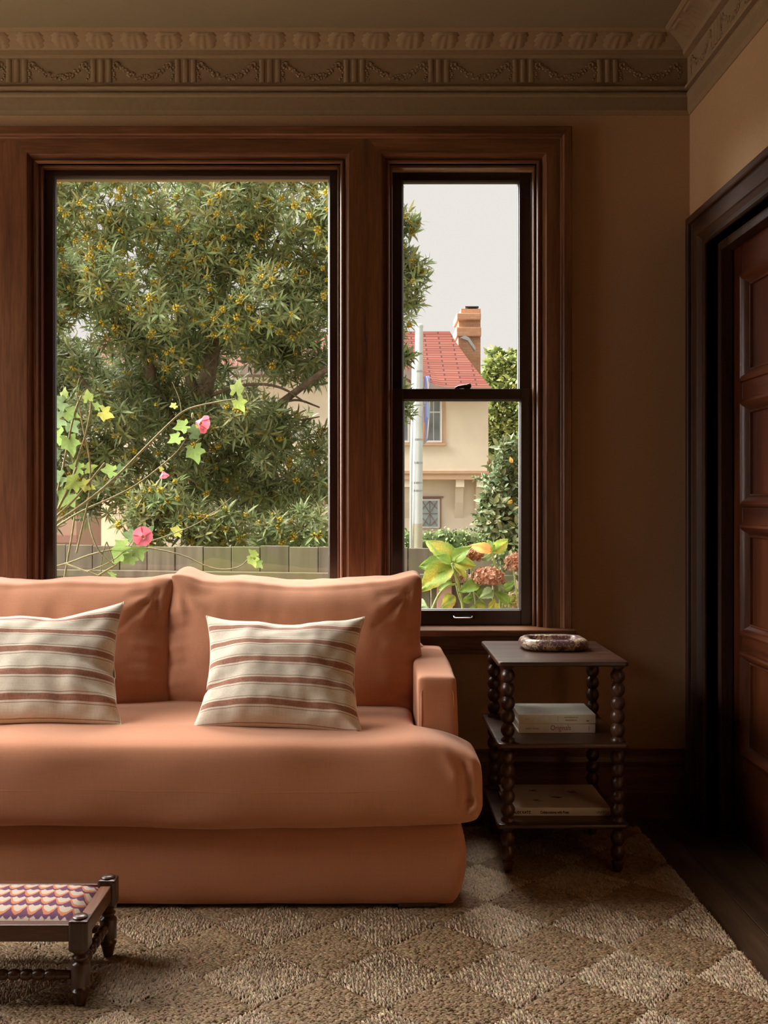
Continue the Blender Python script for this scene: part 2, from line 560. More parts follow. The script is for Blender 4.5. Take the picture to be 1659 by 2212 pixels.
# ---- baseboards
bp = [(0.0, 0.241), (0.008, 0.241), (0.012, 0.236), (0.012, 0.222), (0.017, 0.216), (0.021, 0.200), (0.021, 0.192), (0.017, 0.190), (0.017, 0.184),
      (0.022, 0.182), (0.022, 0.0), (0.0, 0.0)]
def skirting(name, label, mat, a, b):
    m = MB(); v = []; f = []
    for p, z in bp: v += [a(p, z), b(p, z)]
    for i in range(len(bp) - 1): f.append((2 * i, 2 * i + 1, 2 * i + 3, 2 * i + 2))
    m.add(v, f); tag(m.build(name, mat), label, kind='structure')
skirting('baseboard_back', 'tall dark moulded baseboard below the window', trim_x, lambda p, z: (XL, YW - p, z), lambda p, z: (XR, YW - p, z))
skirting('baseboard_left', 'tall dark moulded baseboard on the side wall', trim_y, lambda p, z: (XL + p, YW, z), lambda p, z: (XL + p, YB, z))
skirting('baseboard_right', 'tall dark moulded baseboard beyond the door', trim_y, lambda p, z: (XR - p, DY0 - 0.15, z), lambda p, z: (XR - p, YB, z))

# ------------------------------------------------------------------ the triple window
OPEN = [(-1.886, -1.362), (-1.1855, -0.107), (0.069, 0.5927)]
cas_in = [(0.0, -0.06), (0.0, 0.004), (0.003, 0.009), (0.008, 0.011), (0.012, 0.008), (0.013, 0.003), (0.017, 0.003), (0.021, 0.010), (0.026, 0.018),
          (0.029, 0.020), (0.0305, 0.028), (0.0885, 0.028)]
to_back = lambda u, z, d: (u, YW - d, z)
cas = thing('trim_4', 'dark mahogany casing framing the triple window', kind='structure')
for a, b in OPEN:
    fr = rects_frame(a, b, 0.676, OPZ1, cas_in, to_back)
    for k, mm in enumerate(fr):
        o = mm.build(('jamb_casing', 'head_casing', 'jamb_casing')[k], (trim_z, trim_x, trim_z)[k], cas)
band = [(0.079, 0.020), (0.079, 0.034), (0.081, 0.036), (0.084, 0.037), (0.086, 0.044), (0.090, 0.049), (0.114, 0.049), (0.117, 0.046), (0.117, 0.0)]
for k, mm in enumerate(rects_frame(OPX0, OPX1, 0.676, OPZ1, band, to_back)):
    mm.build('back_band', (trim_z, trim_x, trim_z)[k], cas)
# mullion posts, side jambs and head behind the casing
for a, b in ((-1.362, -1.1855), (-0.107, 0.069)):
    MB().box(a + 0.002, b - 0.002, YW + 0.0, YW + 0.19, 0.66, OPZ1).build('mullion_post', trim_z, cas)
MB().box(OPX0 - 0.12, OPX1 + 0.1235, YW - 0.095, YW + 0.12, 0.652, 0.676).build('window_stool', trim_x, cas, bevel=0.006, seg=3)
MB().box(OPX0 - 0.10, OPX1 + 0.10, YW - 0.030, YW, 0.597, 0.652).build('apron', trim_x, cas, bevel=0.003)
MB().box(OPX0 - 0.10, OPX1 + 0.10, YW - 0.036, YW, 0.583, 0.600).build('apron_bead', trim_x, cas, bevel=0.005, seg=3)
MB().box(OPX0, OPX1, YW + 0.10, YW + 0.30, 0.60, 0.668).build('outer_sill', sash_x, cas, bevel=0.004)


def sash(parent, x0, x1, z0, z1, y0, y1, st, rt, rb, nm_top='top_rail', nm_bot='bottom_rail'):
    """a glazed sash: stiles, rails, glazing beads, pane"""
    gx0, gx1, gz0, gz1 = x0 + st, x1 - st, z0 + rb, z1 - rt
    MB().box(x0, gx0, y0, y1, z0, z1).build('stile', sash_z, parent, bevel=0.002)
    MB().box(gx1, x1, y0, y1, z0, z1).build('stile', sash_z, parent, bevel=0.002)
    MB().box(gx0, gx1, y0, y1, gz1, z1).build(nm_top, sash_x, parent, bevel=0.002)
    MB().box(gx0, gx1, y0, y1, z0, gz0).build(nm_bot, sash_x, parent, bevel=0.002)
    pr = [(0.0, -0.024), (-0.006, -0.024), (-0.0062, -0.016), (-0.004, -0.010), (-0.0042, -0.007), (-0.001, -0.003), (0.0, -0.001)]
    for k, mm in enumerate(rects_frame(gx0, gx1, gz0, gz1, pr, lambda u, z, d: (u, y0 - d, z), closed=True)):
        mm.build('glazing_bead', (sash_z, sash_x)[k % 2], parent)
    ym = y0 + 0.024
    MB().box(gx0 - 0.004, gx1 + 0.004, ym, ym + 0.003, gz0 - 0.004, gz1 + 0.004).build('pane', glass, parent)


def stops(parent, x0, x1, z0, z1):
    """inner stop beads and parting bead in the reveal"""
    for (ya, yb, w) in ((YW + 0.012, YW + 0.040, 0.010),):
        MB().box(x0, x0 + w, ya, yb, z0, z1).build('stop_bead', trim_z, parent, bevel=0.003)
        MB().box(x1 - w, x1, ya, yb, z0, z1).build('stop_bead', trim_z, parent, bevel=0.003)
        MB().box(x0 + w, x1 - w, ya, yb, z1 - w, z1).build('stop_bead', trim_x, parent, bevel=0.003)
    for xa in (x0, x1 - 0.004):
        MB().box(xa, xa + 0.004, YW + 0.09, YW + 0.19, z0, z1).build('outer_jamb', sash_z, parent)


def sash_window(name, label, x0, x1):
    w = thing(name, label, loc=((x0 + x1) / 2, YW, 0.676), kind='structure')
    stops(w, x0, x1, 0.676, OPZ1)
    sash(w, x0 + 0.006, x1 - 0.006, 0.677, 1.530, YW + 0.044, YW + 0.084, 0.043, 0.038, 0.052, 'meeting_rail', 'bottom_rail')
    sash(w, x0 + 0.006, x1 - 0.006, 1.494, OPZ1 - 0.001, YW + 0.090, YW + 0.130, 0.041, 0.030, 0.036, 'top_rail', 'meeting_rail')
    # fastener on the meeting rail
    cx = (x0 + x1) / 2 + 0.005
    lk = MB()
    lk.lathe([(0.012, 1.5305), (0.013, 1.534), (0.010, 1.539)], (cx + 0.015, YW + 0.066), 12)
    lk.tube([(cx + 0.018, YW + 0.064, 1.541), (cx, YW + 0.060, 1.540), (cx - 0.018, YW + 0.058, 1.537), (cx - 0.030, YW + 0.058, 1.533)], [0.009, 0.007, 0.006, 0.003], 8)
    lk.lathe([(0.002, 1.552), (0.008, 1.549), (0.0095, 1.543), (0.008, 1.537), (0.003, 1.533)][::-1], (cx + 0.022, YW + 0.063), 12)
    autosmooth(lk.build('sash_lock', iron, w))
    # lift on the bottom rail
    lf = MB(); zl = 0.716 - 0.012
    MB().box(cx - 0.047, cx - 0.034, YW + 0.0415, YW + 0.044, zl - 0.006, zl + 0.014).build('lift_plate', iron, w, bevel=0.001)
    MB().box(cx + 0.030, cx + 0.043, YW + 0.0415, YW + 0.044, zl - 0.006, zl + 0.014).build('lift_plate', iron, w, bevel=0.001)
    lf.tube([(cx - 0.036, YW + 0.042, zl + 0.006), (cx - 0.034, YW + 0.032, zl + 0.001), (cx - 0.028, YW + 0.028, zl), (cx + 0.024, YW + 0.028, zl), (cx + 0.030, YW + 0.032, zl + 0.001), (cx + 0.032, YW + 0.042, zl + 0.006)], 0.0028, 8)
    autosmooth(lf.build('sash_lift', steel, w))
    return w


sash_window('window_1', 'narrow sash window left of the picture window', *OPEN[0])
sash_window('window_3', 'narrow sash window right of the picture window, with lock and lift', *OPEN[2])
w2 = thing('window_2', 'wide fixed picture window behind the sofa', loc=(-0.65, YW, 0.676), kind='structure')
stops(w2, OPEN[1][0], OPEN[1][1], 0.676, OPZ1)
sash(w2, OPEN[1][0] + 0.004, OPEN[1][1] - 0.004, 0.677, OPZ1 - 0.001, YW + 0.044, YW + 0.088, 0.036, 0.028, 0.052)

# ---- tall window in the left wall (daylight that lights the sofa front)
w4 = thing('window_4', 'tall side window with three lights', loc=(XL, 2.6, WZ0), kind='structure')
for k in range(4):
    y = WY0 + (WY1 - WY0) * k / 3
    MB().box(XL - 0.12, XL - 0.05, y - (0.03 if 0 < k < 3 else 0.0) - (0.05 if k == 3 else 0), y + (0.03 if 0 < k < 3 else 0.0) + (0.05 if k == 0 else 0), WZ0, WZ1).build('stile', sash_z, w4, bevel=0.003)
for z in (WZ0, WZ1 - 0.05):
    MB().box(XL - 0.115, XL - 0.055, WY0 + 0.05, WY1 - 0.05, z, z + 0.05).build('rail', trim_y, w4)
MB().box(XL - 0.088, XL - 0.085, WY0 + 0.04, WY1 - 0.04, WZ0 + 0.04, WZ1 - 0.04).build('pane', glass, w4)
for k, mm in enumerate(rects_frame(WY0, WY1, WZ0, WZ1, [(0.0, -0.05), (0.0, 0.01), (0.012, 0.014), (0.03, 0.02), (0.08, 0.028), (0.085, 0.045), (0.115, 0.045), (0.115, 0.0)],
                                   lambda u, z, d: (XL + d, u, z), closed=True)):
    mm.build('casing', (trim_z, trim_y)[k % 2], w4)

# ------------------------------------------------------------------ door in the right wall
dr = thing('trim_5', 'dark stepped casing around the panelled door', kind='structure')
to_right = lambda u, z, d: (XR - d, u, z)
dpf = [(0.0, -0.10), (0.0, 0.006), (0.004, 0.012), (0.010, 0.012), (0.014, 0.008), (0.020, 0.010), (0.034, 0.018), (0.038, 0.022), (0.085, 0.022),
       (0.088, 0.024), (0.090, 0.034), (0.094, 0.037), (0.112, 0.037), (0.115, 0.033), (0.115, 0.0)]
for k, mm in enumerate(rects_frame(DY0, DY1, 0.0, DZ1, dpf, to_right)):
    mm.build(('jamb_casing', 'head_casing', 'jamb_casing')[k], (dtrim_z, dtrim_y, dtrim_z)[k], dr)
MB().box(XR - 0.02, XR, DY1 + 0.114, YW - 0.022, 0, DZ1 + 0.112).build('corner_fillet', dtrim_z, dr)
XD = 1.221
MB().box(XD - 0.045, XD - 0.004, DY1 - 0.030, DY1, 0, DZ1).build('door_stop', dtrim_z, dr, bevel=0.003)
MB().box(XD - 0.045, XD - 0.004, DY0, DY1 - 0.030, DZ1 - 0.03, DZ1).build('door_stop', dtrim_z, dr, bevel=0.003)
door = thing('door_1', 'red-brown four-tier panelled wooden door', loc=(XD, (DY0 + DY1) / 2, 0), kind='structure')
stw, mid = 0.105, (DY0 + DY1) / 2
tiers = [(1.522, 1.862), (1.112, 1.447), (0.690, 1.040), (0.295, 0.625)]
for (a, b) in ((DY1 - stw, DY1 - 0.002), (mid - 0.05, mid + 0.05), (DY0 + 0.002, DY0 + stw)):
    MB().box(XD, XD + 0.045, a, b, 0.006, DZ1 - 0.003).build('door_stile', door_z, door, bevel=0.0015, seg=1)
zs = [DZ1 - 0.003] + [q for t in tiers for q in t[::-1]] + [0.006]
for (a, b) in ((DY0 + stw, mid - 0.05), (mid + 0.05, DY1 - stw)):
    for k in range(0, len(zs), 2):
        MB().box(XD, XD + 0.045, a, b, zs[k + 1], zs[k]).build('door_rail', door_y, door, bevel=0.0015, seg=1)
    for (z0, z1) in tiers:
        p = MB().box(XD + 0.020, XD + 0.034, a, b, z0, z1).build('door_panel', door_z, door)
        pr = [(0.0, -0.030), (-0.036, -0.020), (-0.034, -0.012), (-0.030, -0.011), (-0.027, -0.013), (-0.018, -0.002), (-0.010, 0.007), (-0.002, 0.010), (0.006, 0.008), (0.009, 0.0)]
        for k, mm in enumerate(rects_frame(a, b, z0, z1, pr, lambda u, z, d: (XD - d, u, z), closed=True)):
            autosmooth(mm.build('panel_moulding', (door_z, door_y)[k % 2], p), 0.6)
kn = MB().lathe([(0.006, XD - 0.07), (0.022, XD - 0.068), (0.028, XD - 0.055), (0.022, XD - 0.04), (0.009, XD - 0.034), (0.009, XD - 0.012), (0.024, XD - 0.008), (0.026, XD)], (DY0 + 0.055, 0.96), 16, axis='x')
autosmooth(kn.build('door_knob', iron, door))


# ------------------------------------------------------------------ soft upholstery
def soft(boxes, voxel, iters, fn=None, folds=(), taper=None):
    m = MB()
    for b in boxes: m.box(*b)
    me0 = m.mesh('tmp')
    o = bpy.data.objects.new('tmp', me0); COL.objects.link(o)
    r = o.modifiers.new('r', 'REMESH'); r.mode = 'VOXEL'; r.voxel_size = voxel
    s = o.modifiers.new('s', 'SMOOTH'); s.iterations = iters; s.factor = 0.5
    dg = bpy.context.evaluated_depsgraph_get(); dg.update()
    me = bpy.data.meshes.new_from_object(o.evaluated_get(dg))
    bpy.data.objects.remove(o); bpy.data.meshes.remove(me0)
    n = len(me.vertices)
    V = np.empty(n * 3); me.vertices.foreach_get('co', V); V = V.reshape(-1, 3)
    Nn = np.empty(n * 3); me.vertices.foreach_get('normal', Nn); Nn = Nn.reshape(-1, 3)
    if fn is not None: V = fn(V, Nn)
    for (p0, p1, w, amp) in folds:
        flat = np.array((1.0, 0.06, 1.0))                      # folds run over the face whatever its bulge
        p0, p1 = np.array(p0) * flat, np.array(p1) * flat; d = p1 - p0
        Q = V * flat
        t = np.clip(((Q - p0) @ d) / (d @ d), 0, 1)
        dist = np.linalg.norm(Q - (p0 + t[:, None] * d), axis=1)
        V = V + Nn * (amp * (1 - 0.6 * t) * np.exp(-(dist / w) ** 2) * (Nn[:, 1] < 0.35))[:, None]
    me.vertices.foreach_set('co', V.ravel().astype(np.float32)); me.update()
    me.polygons.foreach_set('use_smooth', [True] * len(me.polygons))
    return me


def lumps(V, scale, amp, seed=0.0):
    return np.array([noise.noise(Vector((p[0] * scale[0] + seed, p[1] * scale[1], p[2] * scale[2] - seed))) for p in V]) * amp


sofa = thing('sofa', 'terracotta linen sofa with loose back cushions below the window', 'sofa', loc=(-0.637, 3.08, 0))
SX0, SX1 = -1.53, 0.236
def base_fn(V, Nn):
    t = np.clip((V[:, 2] - 0.03) / 0.22, 0, 1)
    bul = 4 * t * (1 - t)
    c = (SX0 + SX1) / 2
    V[:, 0] += np.sign(V[:, 0] - c) * (0.018 * bul - 0.012 * (1 - t) ** 2) * np.clip((np.abs(V[:, 0] - c) - 0.7) / 0.15, 0, 1)
    V[:, 1] -= 0.018 * bul * np.clip((2.95 - V[:, 1]) / 0.2, 0, 1)
    return V + Nn * lumps(V, (5, 3, 1.2), 0.004, 3)[:, None]
mobj('base', soft([(SX0, SX1 + 0.012, 2.705, 3.455, 0.022, 0.252)], 0.012, 12, base_fn), sofa_fab, sofa)
MB().box(SX0 + 0.06, SX1 - 0.05, 3.36, 3.448, 0.2, 0.64).build('back_frame', sofa_fab, sofa, bevel=0.03, seg=3)
for xa in (-1.45, 0.13):
    for ya in (2.74, 3.30):
        MB().box(xa - 0.055, xa + 0.055, ya - 0.03, ya + 0.03, 0.016, 0.044).build('foot', stool_z, sofa, bevel=0.006)


def arm(side):
    cx = -0.637 + side * (0.1905 + 0.637)
    def fn(V, Nn):
        t = np.clip((V[:, 2] - 0.25) / 0.36, 0, 1)
        V[:, 0] += side * 0.010 * (1 - t) * (np.sign(side * (V[:, 0] - cx)) > 0)
        d = np.clip((V[:, 1] - 2.83) / 0.62, 0, 1)
        V[:, 2] += 0.006 * np.sin(d * 3.1) * t
        return V + Nn * lumps(V, (8, 5, 5), 0.003, side)[:, None]
    me = soft([(cx - 0.056, cx + 0.056, 2.822, 3.455, 0.20, 0.626)], 0.009, 16, fn)
    a = mobj('arm', me, sofa_fab, sofa)
    ymin = min(v.co.y for v in me.vertices)
    pts = []
    zt, y = 0.604, ymin + 0.0035
    r = 0.032
    for q in [(-1, 0.28), (-1, zt - r)]: pts.append((cx + q[0] * 0.046, y, q[1]))
    for k in range(5):
        an = math.pi / 2 * k / 4
        pts.append((cx - 0.046 + r - r * math.cos(an), y, zt - r + r * math.sin(an)))
    for k in range(5):
        an = math.pi / 2 * k / 4
        pts.append((cx + 0.046 - r + r * math.sin(an), y, zt - r + r * math.cos(an)))
    pts.append((cx + 0.046 + (0.006 if side > 0 else 0), y, 0.28))
    MB().tube(pts, 0.0022, 6).build('piping', sofa_fab, a, smooth=True)
arm(1); arm(-1)


def seat_fn(V, Nn):
    xc = -0.637
    top = np.clip((V[:, 2] - 0.36) / 0.1, 0, 1)
    fx = np.clip(1 - (np.abs(V[:, 0] - xc) / 0.95) ** 4, 0, 1); fy = np.clip((V[:, 1] - 2.66) / 0.12, 0, 1)
    V[:, 2] += 0.016 * top * fx * fy * (0.7 + 0.3 * np.cos((V[:, 0] - xc) * 5))
    V[:, 2] -= 0.045 * np.clip((V[:, 2] - 0.27) / 0.2, 0, 1) * np.clip((np.abs(V[:, 0] - xc) - 0.74) / 0.19, 0, 1) ** 2
    bot = np.clip((0.34 - V[:, 2]) / 0.1, 0, 1)
    V[:, 2] += bot * 0.012 * np.clip((np.abs(V[:, 0] - xc) - 0.72) / 0.2, 0, 1)
    return V + Nn * lumps(V, (4.0, 5, 7), 0.010, 1)[:, None]
seat_me = soft([(-1.578, 0.302, 2.632, 2.838, 0.244, 0.484), (-1.412, 0.138, 2.70, 3.33, 0.244, 0.484)], 0.011, 85, seat_fn,
               folds=[((0.262, 2.735, 0.33), (0.245, 2.690, 0.42), 0.011, -0.020), ((0.245, 2.690, 0.42), (0.215, 2.695, 0.455), 0.012, -0.010), ((0.230, 2.675, 0.40), (0.205, 2.672, 0.44), 0.016, 0.009),
                      ((0.262, 2.735, 0.33), (0.240, 2.68, 0.29), 0.011, -0.014), ((0.28, 2.76, 0.31), (0.275, 2.75, 0.43), 0.016, 0.012)])
seat = mobj('seat_cushion', seat_me, sofa_fab, sofa)
SV = np.empty(len(seat_me.vertices) * 3); seat_me.vertices.foreach_get('co', SV); SV = SV.reshape(-1, 3)
pts = []
for xa in np.linspace(-1.50, 0.240, 70):
    zs_ = 0.356 + 0.0035 * math.sin(xa * 6) + 0.0015 * math.sin(xa * 23)
    q = SV[(np.abs(SV[:, 0] - xa) < 0.02) & (np.abs(SV[:, 2] - zs_) < 0.014) & (SV[:, 1] < 2.9)]
    if len(q): pts.append((xa, q[:, 1].mean() + 0.0008, zs_))
MB().tube(pts, 0.0013, 5).build('seam', sofa_fab, seat, smooth=True)


def back_cushion(x0, x1, seed, ears):
    zc = 0.66
    def fn(V, Nn):
        u = (V[:, 0] - (x0 + x1) / 2) / ((x1 - x0) / 2); w = (V[:, 2] - zc) / 0.2
        bul = np.clip(1 - u ** 4, 0, 1) * np.clip(1 - w ** 4, 0, 1)
        front = np.clip((3.22 - V[:, 1]) / 0.1, -1, 1)
        V[:, 1] -= 0.060 * bul * front
        V[:, 2] -= 0.012 * np.clip(1 - u ** 2, 0, 1) * np.clip(w, 0, 1) * (1 + 0.5 * np.sin(u * 4 + seed))
        for (ex, ez, dx, dz, r) in ears:
            g = np.exp(-(((V[:, 0] - ex) ** 2 + (V[:, 2] - ez) ** 2) / r ** 2))
            V[:, 0] += dx * g; V[:, 2] += dz * g
        V = V + Nn * lumps(V, (6, 4, 8), 0.010, seed)[:, None] + Nn * lumps(V, (22, 10, 9), 0.003, seed + 5)[:, None]
        V[:, 1] += (V[:, 2] - 0.46) * 0.16
        return V
    fold = []
    xr, zt = x1 - 0.02, 0.845
    for k in range(5):
        a = math.radians(190 + 17 * k)
        ln = 0.10 + 0.03 * (k % 3)
        fold.append(((xr - 0.012, 3.17, zt - 0.01), (xr + ln * math.cos(a), 3.14, zt + ln * math.sin(a)), 0.010, (0.011 if k % 2 else -0.012)))
    for k in range(4):
        a = math.radians(-10 - 24 * k)
        fold.append(((x0 + 0.03, 3.17, zt - 0.01), (x0 + 0.03 + 0.10 * math.cos(a), 3.14, zt + 0.10 * math.sin(a)), 0.011, (0.008 if k % 2 else -0.009)))
    for k in range(6):
        z = 0.50 + 0.055 * k
        fold.append(((xr + 0.01, 3.18, z), (xr - 0.08, 3.13, z + 0.018), 0.010, 0.008 if k % 2 else -0.008))
        fold.append(((x0 + 0.01, 3.18, z), (x0 + 0.07, 3.13, z + 0.012), 0.010, 0.006 if k % 2 else -0.007))
    me = soft([(x0 - 0.012, x1 + 0.012, 3.095, 3.330, 0.438, 0.876)], 0.010, 34, fn, fold)
    return mobj('back_cushion', me, sofa_fab, sofa)
back_cushion(-0.632, 0.150, 1.0, [(-0.61, 0.85, -0.006, 0.030, 0.06), (0.13, 0.85, 0.012, 0.022, 0.045)])
back_cushion(-1.424, -0.640, 4.0, [(-0.66, 0.85, 0.004, 0.012, 0.05), (-1.40, 0.85, -0.01, 0.02, 0.05)])


# ---- striped cushions
def stripe_mat():
    m, nt, b = nt_new('striped_linen')
    uv = nt.nodes.new('ShaderNodeTexCoord'); sep = nt.nodes.new('ShaderNodeSeparateXYZ')
    L(nt, uv.outputs['UV'], sep.inputs[0])
    t = N(nt, 'ShaderNodeMath', operation='MULTIPLY_ADD'); t.inputs[1].default_value = 1 / 0.178; t.inputs[2].default_value = 0.5 - 0.13 / 0.178
    L(nt, sep.outputs[1], t.inputs[0])
    fr = N(nt, 'ShaderNodeMath', operation='FRACT'); L(nt, t.outputs[0], fr.inputs[0])
    d = N(nt, 'ShaderNodeMath', operation='SUBTRACT'); d.inputs[1].default_value = 0.5; L(nt, fr.outputs[0], d.inputs[0])
    ab = N(nt, 'ShaderNodeMath', operation='ABSOLUTE'); L(nt, d.outputs[0], ab.inputs[0])
    n = N(nt, 'ShaderNodeTexNoise', i_Scale=1.0, i_Detail=3.0); L(nt, coords(nt, (30, 300, 420)), n.inputs[0])
    n2 = N(nt, 'ShaderNodeTexNoise', i_Scale=1.0, i_Detail=3.0); L(nt, coords(nt, (420, 300, 25)), n2.inputs[0])
    mm = N(nt, 'ShaderNodeMix'); mm.inputs[0].default_value = 0.5; L(nt, n.outputs[0], mm.inputs[2]); L(nt, n2.outputs[0], mm.inputs[3])
    cream = ramp(nt, [(0.3, (0.62, 0.54, 0.425)), (0.7, (0.77, 0.69, 0.57))], mm.outputs[0])
    rust = ramp(nt, [(0.32, (0.25, 0.105, 0.065)), (0.7, (0.44, 0.22, 0.15))], mm.outputs[0])
    cr = nt.nodes.new('ShaderNodeValToRGB'); cr.color_ramp.interpolation = 'CONSTANT'
    e = cr.color_ramp.elements
    for k, (p, v) in enumerate([(0.0, 1), (0.125, 0), (0.205, 0.9), (0.232, 0)]):
        if k > 1: e.new(p)
        e[k].position = p; e[k].color = (v, v, v, 1)
    L(nt, ab.outputs[0], cr.inputs[0])
    mx = N(nt, 'ShaderNodeMix', data_type='RGBA'); L(nt, cr.outputs[0], mx.inputs[0]); L(nt, cream, mx.inputs[6]); L(nt, rust, mx.inputs[7])
    L(nt, mx.outputs[2], b.inputs['Base Color'])
    b.inputs['Roughness'].default_value = 0.9; b.inputs['Specular IOR Level'].default_value = 0.15
    b.inputs['Sheen Weight'].default_value = 0.2
    bump(nt, mm.outputs[0], b, 0.25, 0.0015)
    return m
stripe = stripe_mat()


def pillow(label, bl, br, tr, tl, T, seed, sag_top=0.05, sag_side=0.03, sag_bot=0.015, creases=()):
    nu, nv = 64, 50
    bl, br, tr, tl = (np.array(q) for q in (bl, br, tr, tl))
    nrm = np.cross(br - bl, tl - bl); nrm /= np.linalg.norm(nrm)
    if nrm[1] > 0: nrm = -nrm
    up = ((tl + tr) - (bl + br)) / 2; up /= np.linalg.norm(up)
    rt = (br + tr - bl - tl) / 2; rt /= np.linalg.norm(rt)
    v = []; uvs = []; f = []
    grid = {}
    for sgn in (1, -1):
        for j in range(nv):
            for i in range(nu):
                # denser near the edges
                u = math.sin(math.pi / 2 * (-1 + 2 * i / (nu - 1))); w = math.sin(math.pi / 2 * (-1 + 2 * j / (nv - 1)))
                edge = i in (0, nu - 1) or j in (0, nv - 1)
                if edge and sgn < 0: grid[(sgn, i, j)] = grid[(1, i, j)]; continue
                a, b_ = (u + 1) / 2, (w + 1) / 2
                p = bl * (1 - a) * (1 - b_) + br * a * (1 - b_) + tr * a * b_ + tl * (1 - a) * b_
                cu, cw = 1 - u * u, 1 - w * w
                p = p - up * sag_top * cu * max(0, w) ** 1.6 * (1 + 0.12 * math.sin(u * 7 + seed)) + up * sag_bot * cu * max(0, -w) ** 1.6
                p = p - rt * sag_side * cw * (abs(u) ** 1.6) * (1 if u > 0 else -1)
                th = T * (max(0, 1 - abs(u) ** 2.3) ** 0.55) * (max(0, 1 - abs(w) ** 2.3) ** 0.55)
                ns = noise.noise(Vector((u * 2.2 + seed, w * 2.2, sgn * 3))) * 0.010 + noise.noise(Vector((u * 6 + seed, w * 5, 1))) * 0.004
                th = th + ns * min(1, th / 0.03)
                if sgn > 0:
                    for (cu0, cw0, cu1, cw1, wd, am) in creases:
                        dx, dy = cu1 - cu0, cw1 - cw0
                        t = max(0, min(1, ((u - cu0) * dx + (w - cw0) * dy) / (dx * dx + dy * dy)))
                        dd = math.hypot(u - cu0 - t * dx, w - cw0 - t * dy)
                        th += am * math.exp(-(dd / wd) ** 2) * (1 - 0.7 * t)
                q = p + nrm * th * (sgn if sgn > 0 else -0.8)
                grid[(sgn, i, j)] = len(v); v.append(tuple(q)); uvs.append((a, 1 - b_))
        for j in range(nv - 1):
            for i in range(nu - 1):
                q = (grid[(sgn, i, j)], grid[(sgn, i + 1, j)], grid[(sgn, i + 1, j + 1)], grid[(sgn, i, j + 1)])
                f.append(q if sgn > 0 else q[::-1])
    me = bpy.data.meshes.new('throw_cushion'); me.from_pydata(v, [], f); me.update()
    uvl = me.uv_layers.new(name='UVMap')
    li = np.empty(len(me.loops), dtype=np.int32); me.loops.foreach_get('vertex_index', li)
    uvl.data.foreach_set('uv', np.array(uvs, dtype=np.float32)[li].ravel())
    root = thing('throw_cushion', label, 'cushion', loc=tuple((bl + br) / 2), group='striped cushions on the sofa')
    mobj('cover', me, stripe, root, smooth=True)
    ring = [grid[(1, i, 0)] for i in range(nu)] + [grid[(1, nu - 1, j)] for j in range(1, nv)] + [grid[(1, i, nv - 1)] for i in range(nu - 2, -1, -1)] + [grid[(1, 0, j)] for j in range(nv - 2, -1, -1)]
    MB().tube([v[k] for k in ring], 0.0018, 5).build('seam_edge', cover_a, root, smooth=True)
    return root


pillow('striped cream and rust cushion propped near the sofa arm', P(417, 1574, 2.775), P(783, 1590, 2.775), P(788, 1333, 2.99), P(446, 1331, 2.99), 0.075, 1.3,
       sag_top=0.030, sag_side=0.028, sag_bot=0.012,
       creases=[(1.0, -0.15, 0.55, 0.05, 0.06, -0.02), (1.0, -0.45, 0.6, -0.3, 0.07, 0.015), (-1.0, -0.35, -0.6, -0.2, 0.06, -0.015), (0.95, -0.95, 0.6, -0.6, 0.08, 0.012)])
pillow('striped cream and rust cushion at the left edge, cut by the frame', P(-150, 1570, 2.80), P(262, 1566, 2.80), P(268, 1301, 3.02), P(-140, 1300, 3.02), 0.080, 5.1,
       sag_top=0.062, sag_side=0.026, sag_bot=0.006,
       creases=[(1.0, -0.2, 0.6, -0.05, 0.06, -0.02), (1.0, -0.7, 0.55, -0.5, 0.08, 0.016), (0.3, 0.95, 0.1, 0.5, 0.06, -0.008)])


# ------------------------------------------------------------------ bobbin side table
TBX0, TBX1, TBY0, TBY1 = 0.377, 0.7665, 2.94, 3.392
table = thing('side_table', 'dark three-tier bobbin-leg side table beside the sofa', 'side table', loc=(0.572, 3.165, 0))
def slab(name, z1, th, x0, x1, y0, y1, r=0.014):
    m = MB(); poly = []
    for (cx, cy, a0) in ((x1 - r, y1 - r, 0), (x0 + r, y1 - r, 90), (x0 + r, y0 + r, 180), (x1 - r, y0 + r, 270)):
        for k in range(5):
            a = math.radians(a0 + 22.5 * k); poly.append((cx + r * math.cos(a), cy + r * math.sin(a)))
    m.extrude(poly, lambda q: (q[0], q[1], z1 - th), lambda q: (q[0], q[1], z1))
    o = m.build(name, table_w, table, bevel=0.0055, seg=3)
    return autosmooth(o, 0.9)
slab('top', 0.648, 0.0145, TBX0, TBX1, TBY0, TBY1)
slab('shelf', 0.406, 0.0145, TBX0, TBX1, TBY0, TBY1 - 0.02)
slab('shelf', 0.167, 0.0145, TBX0, TBX1, TBY0 + 0.002, TBY1 - 0.03)


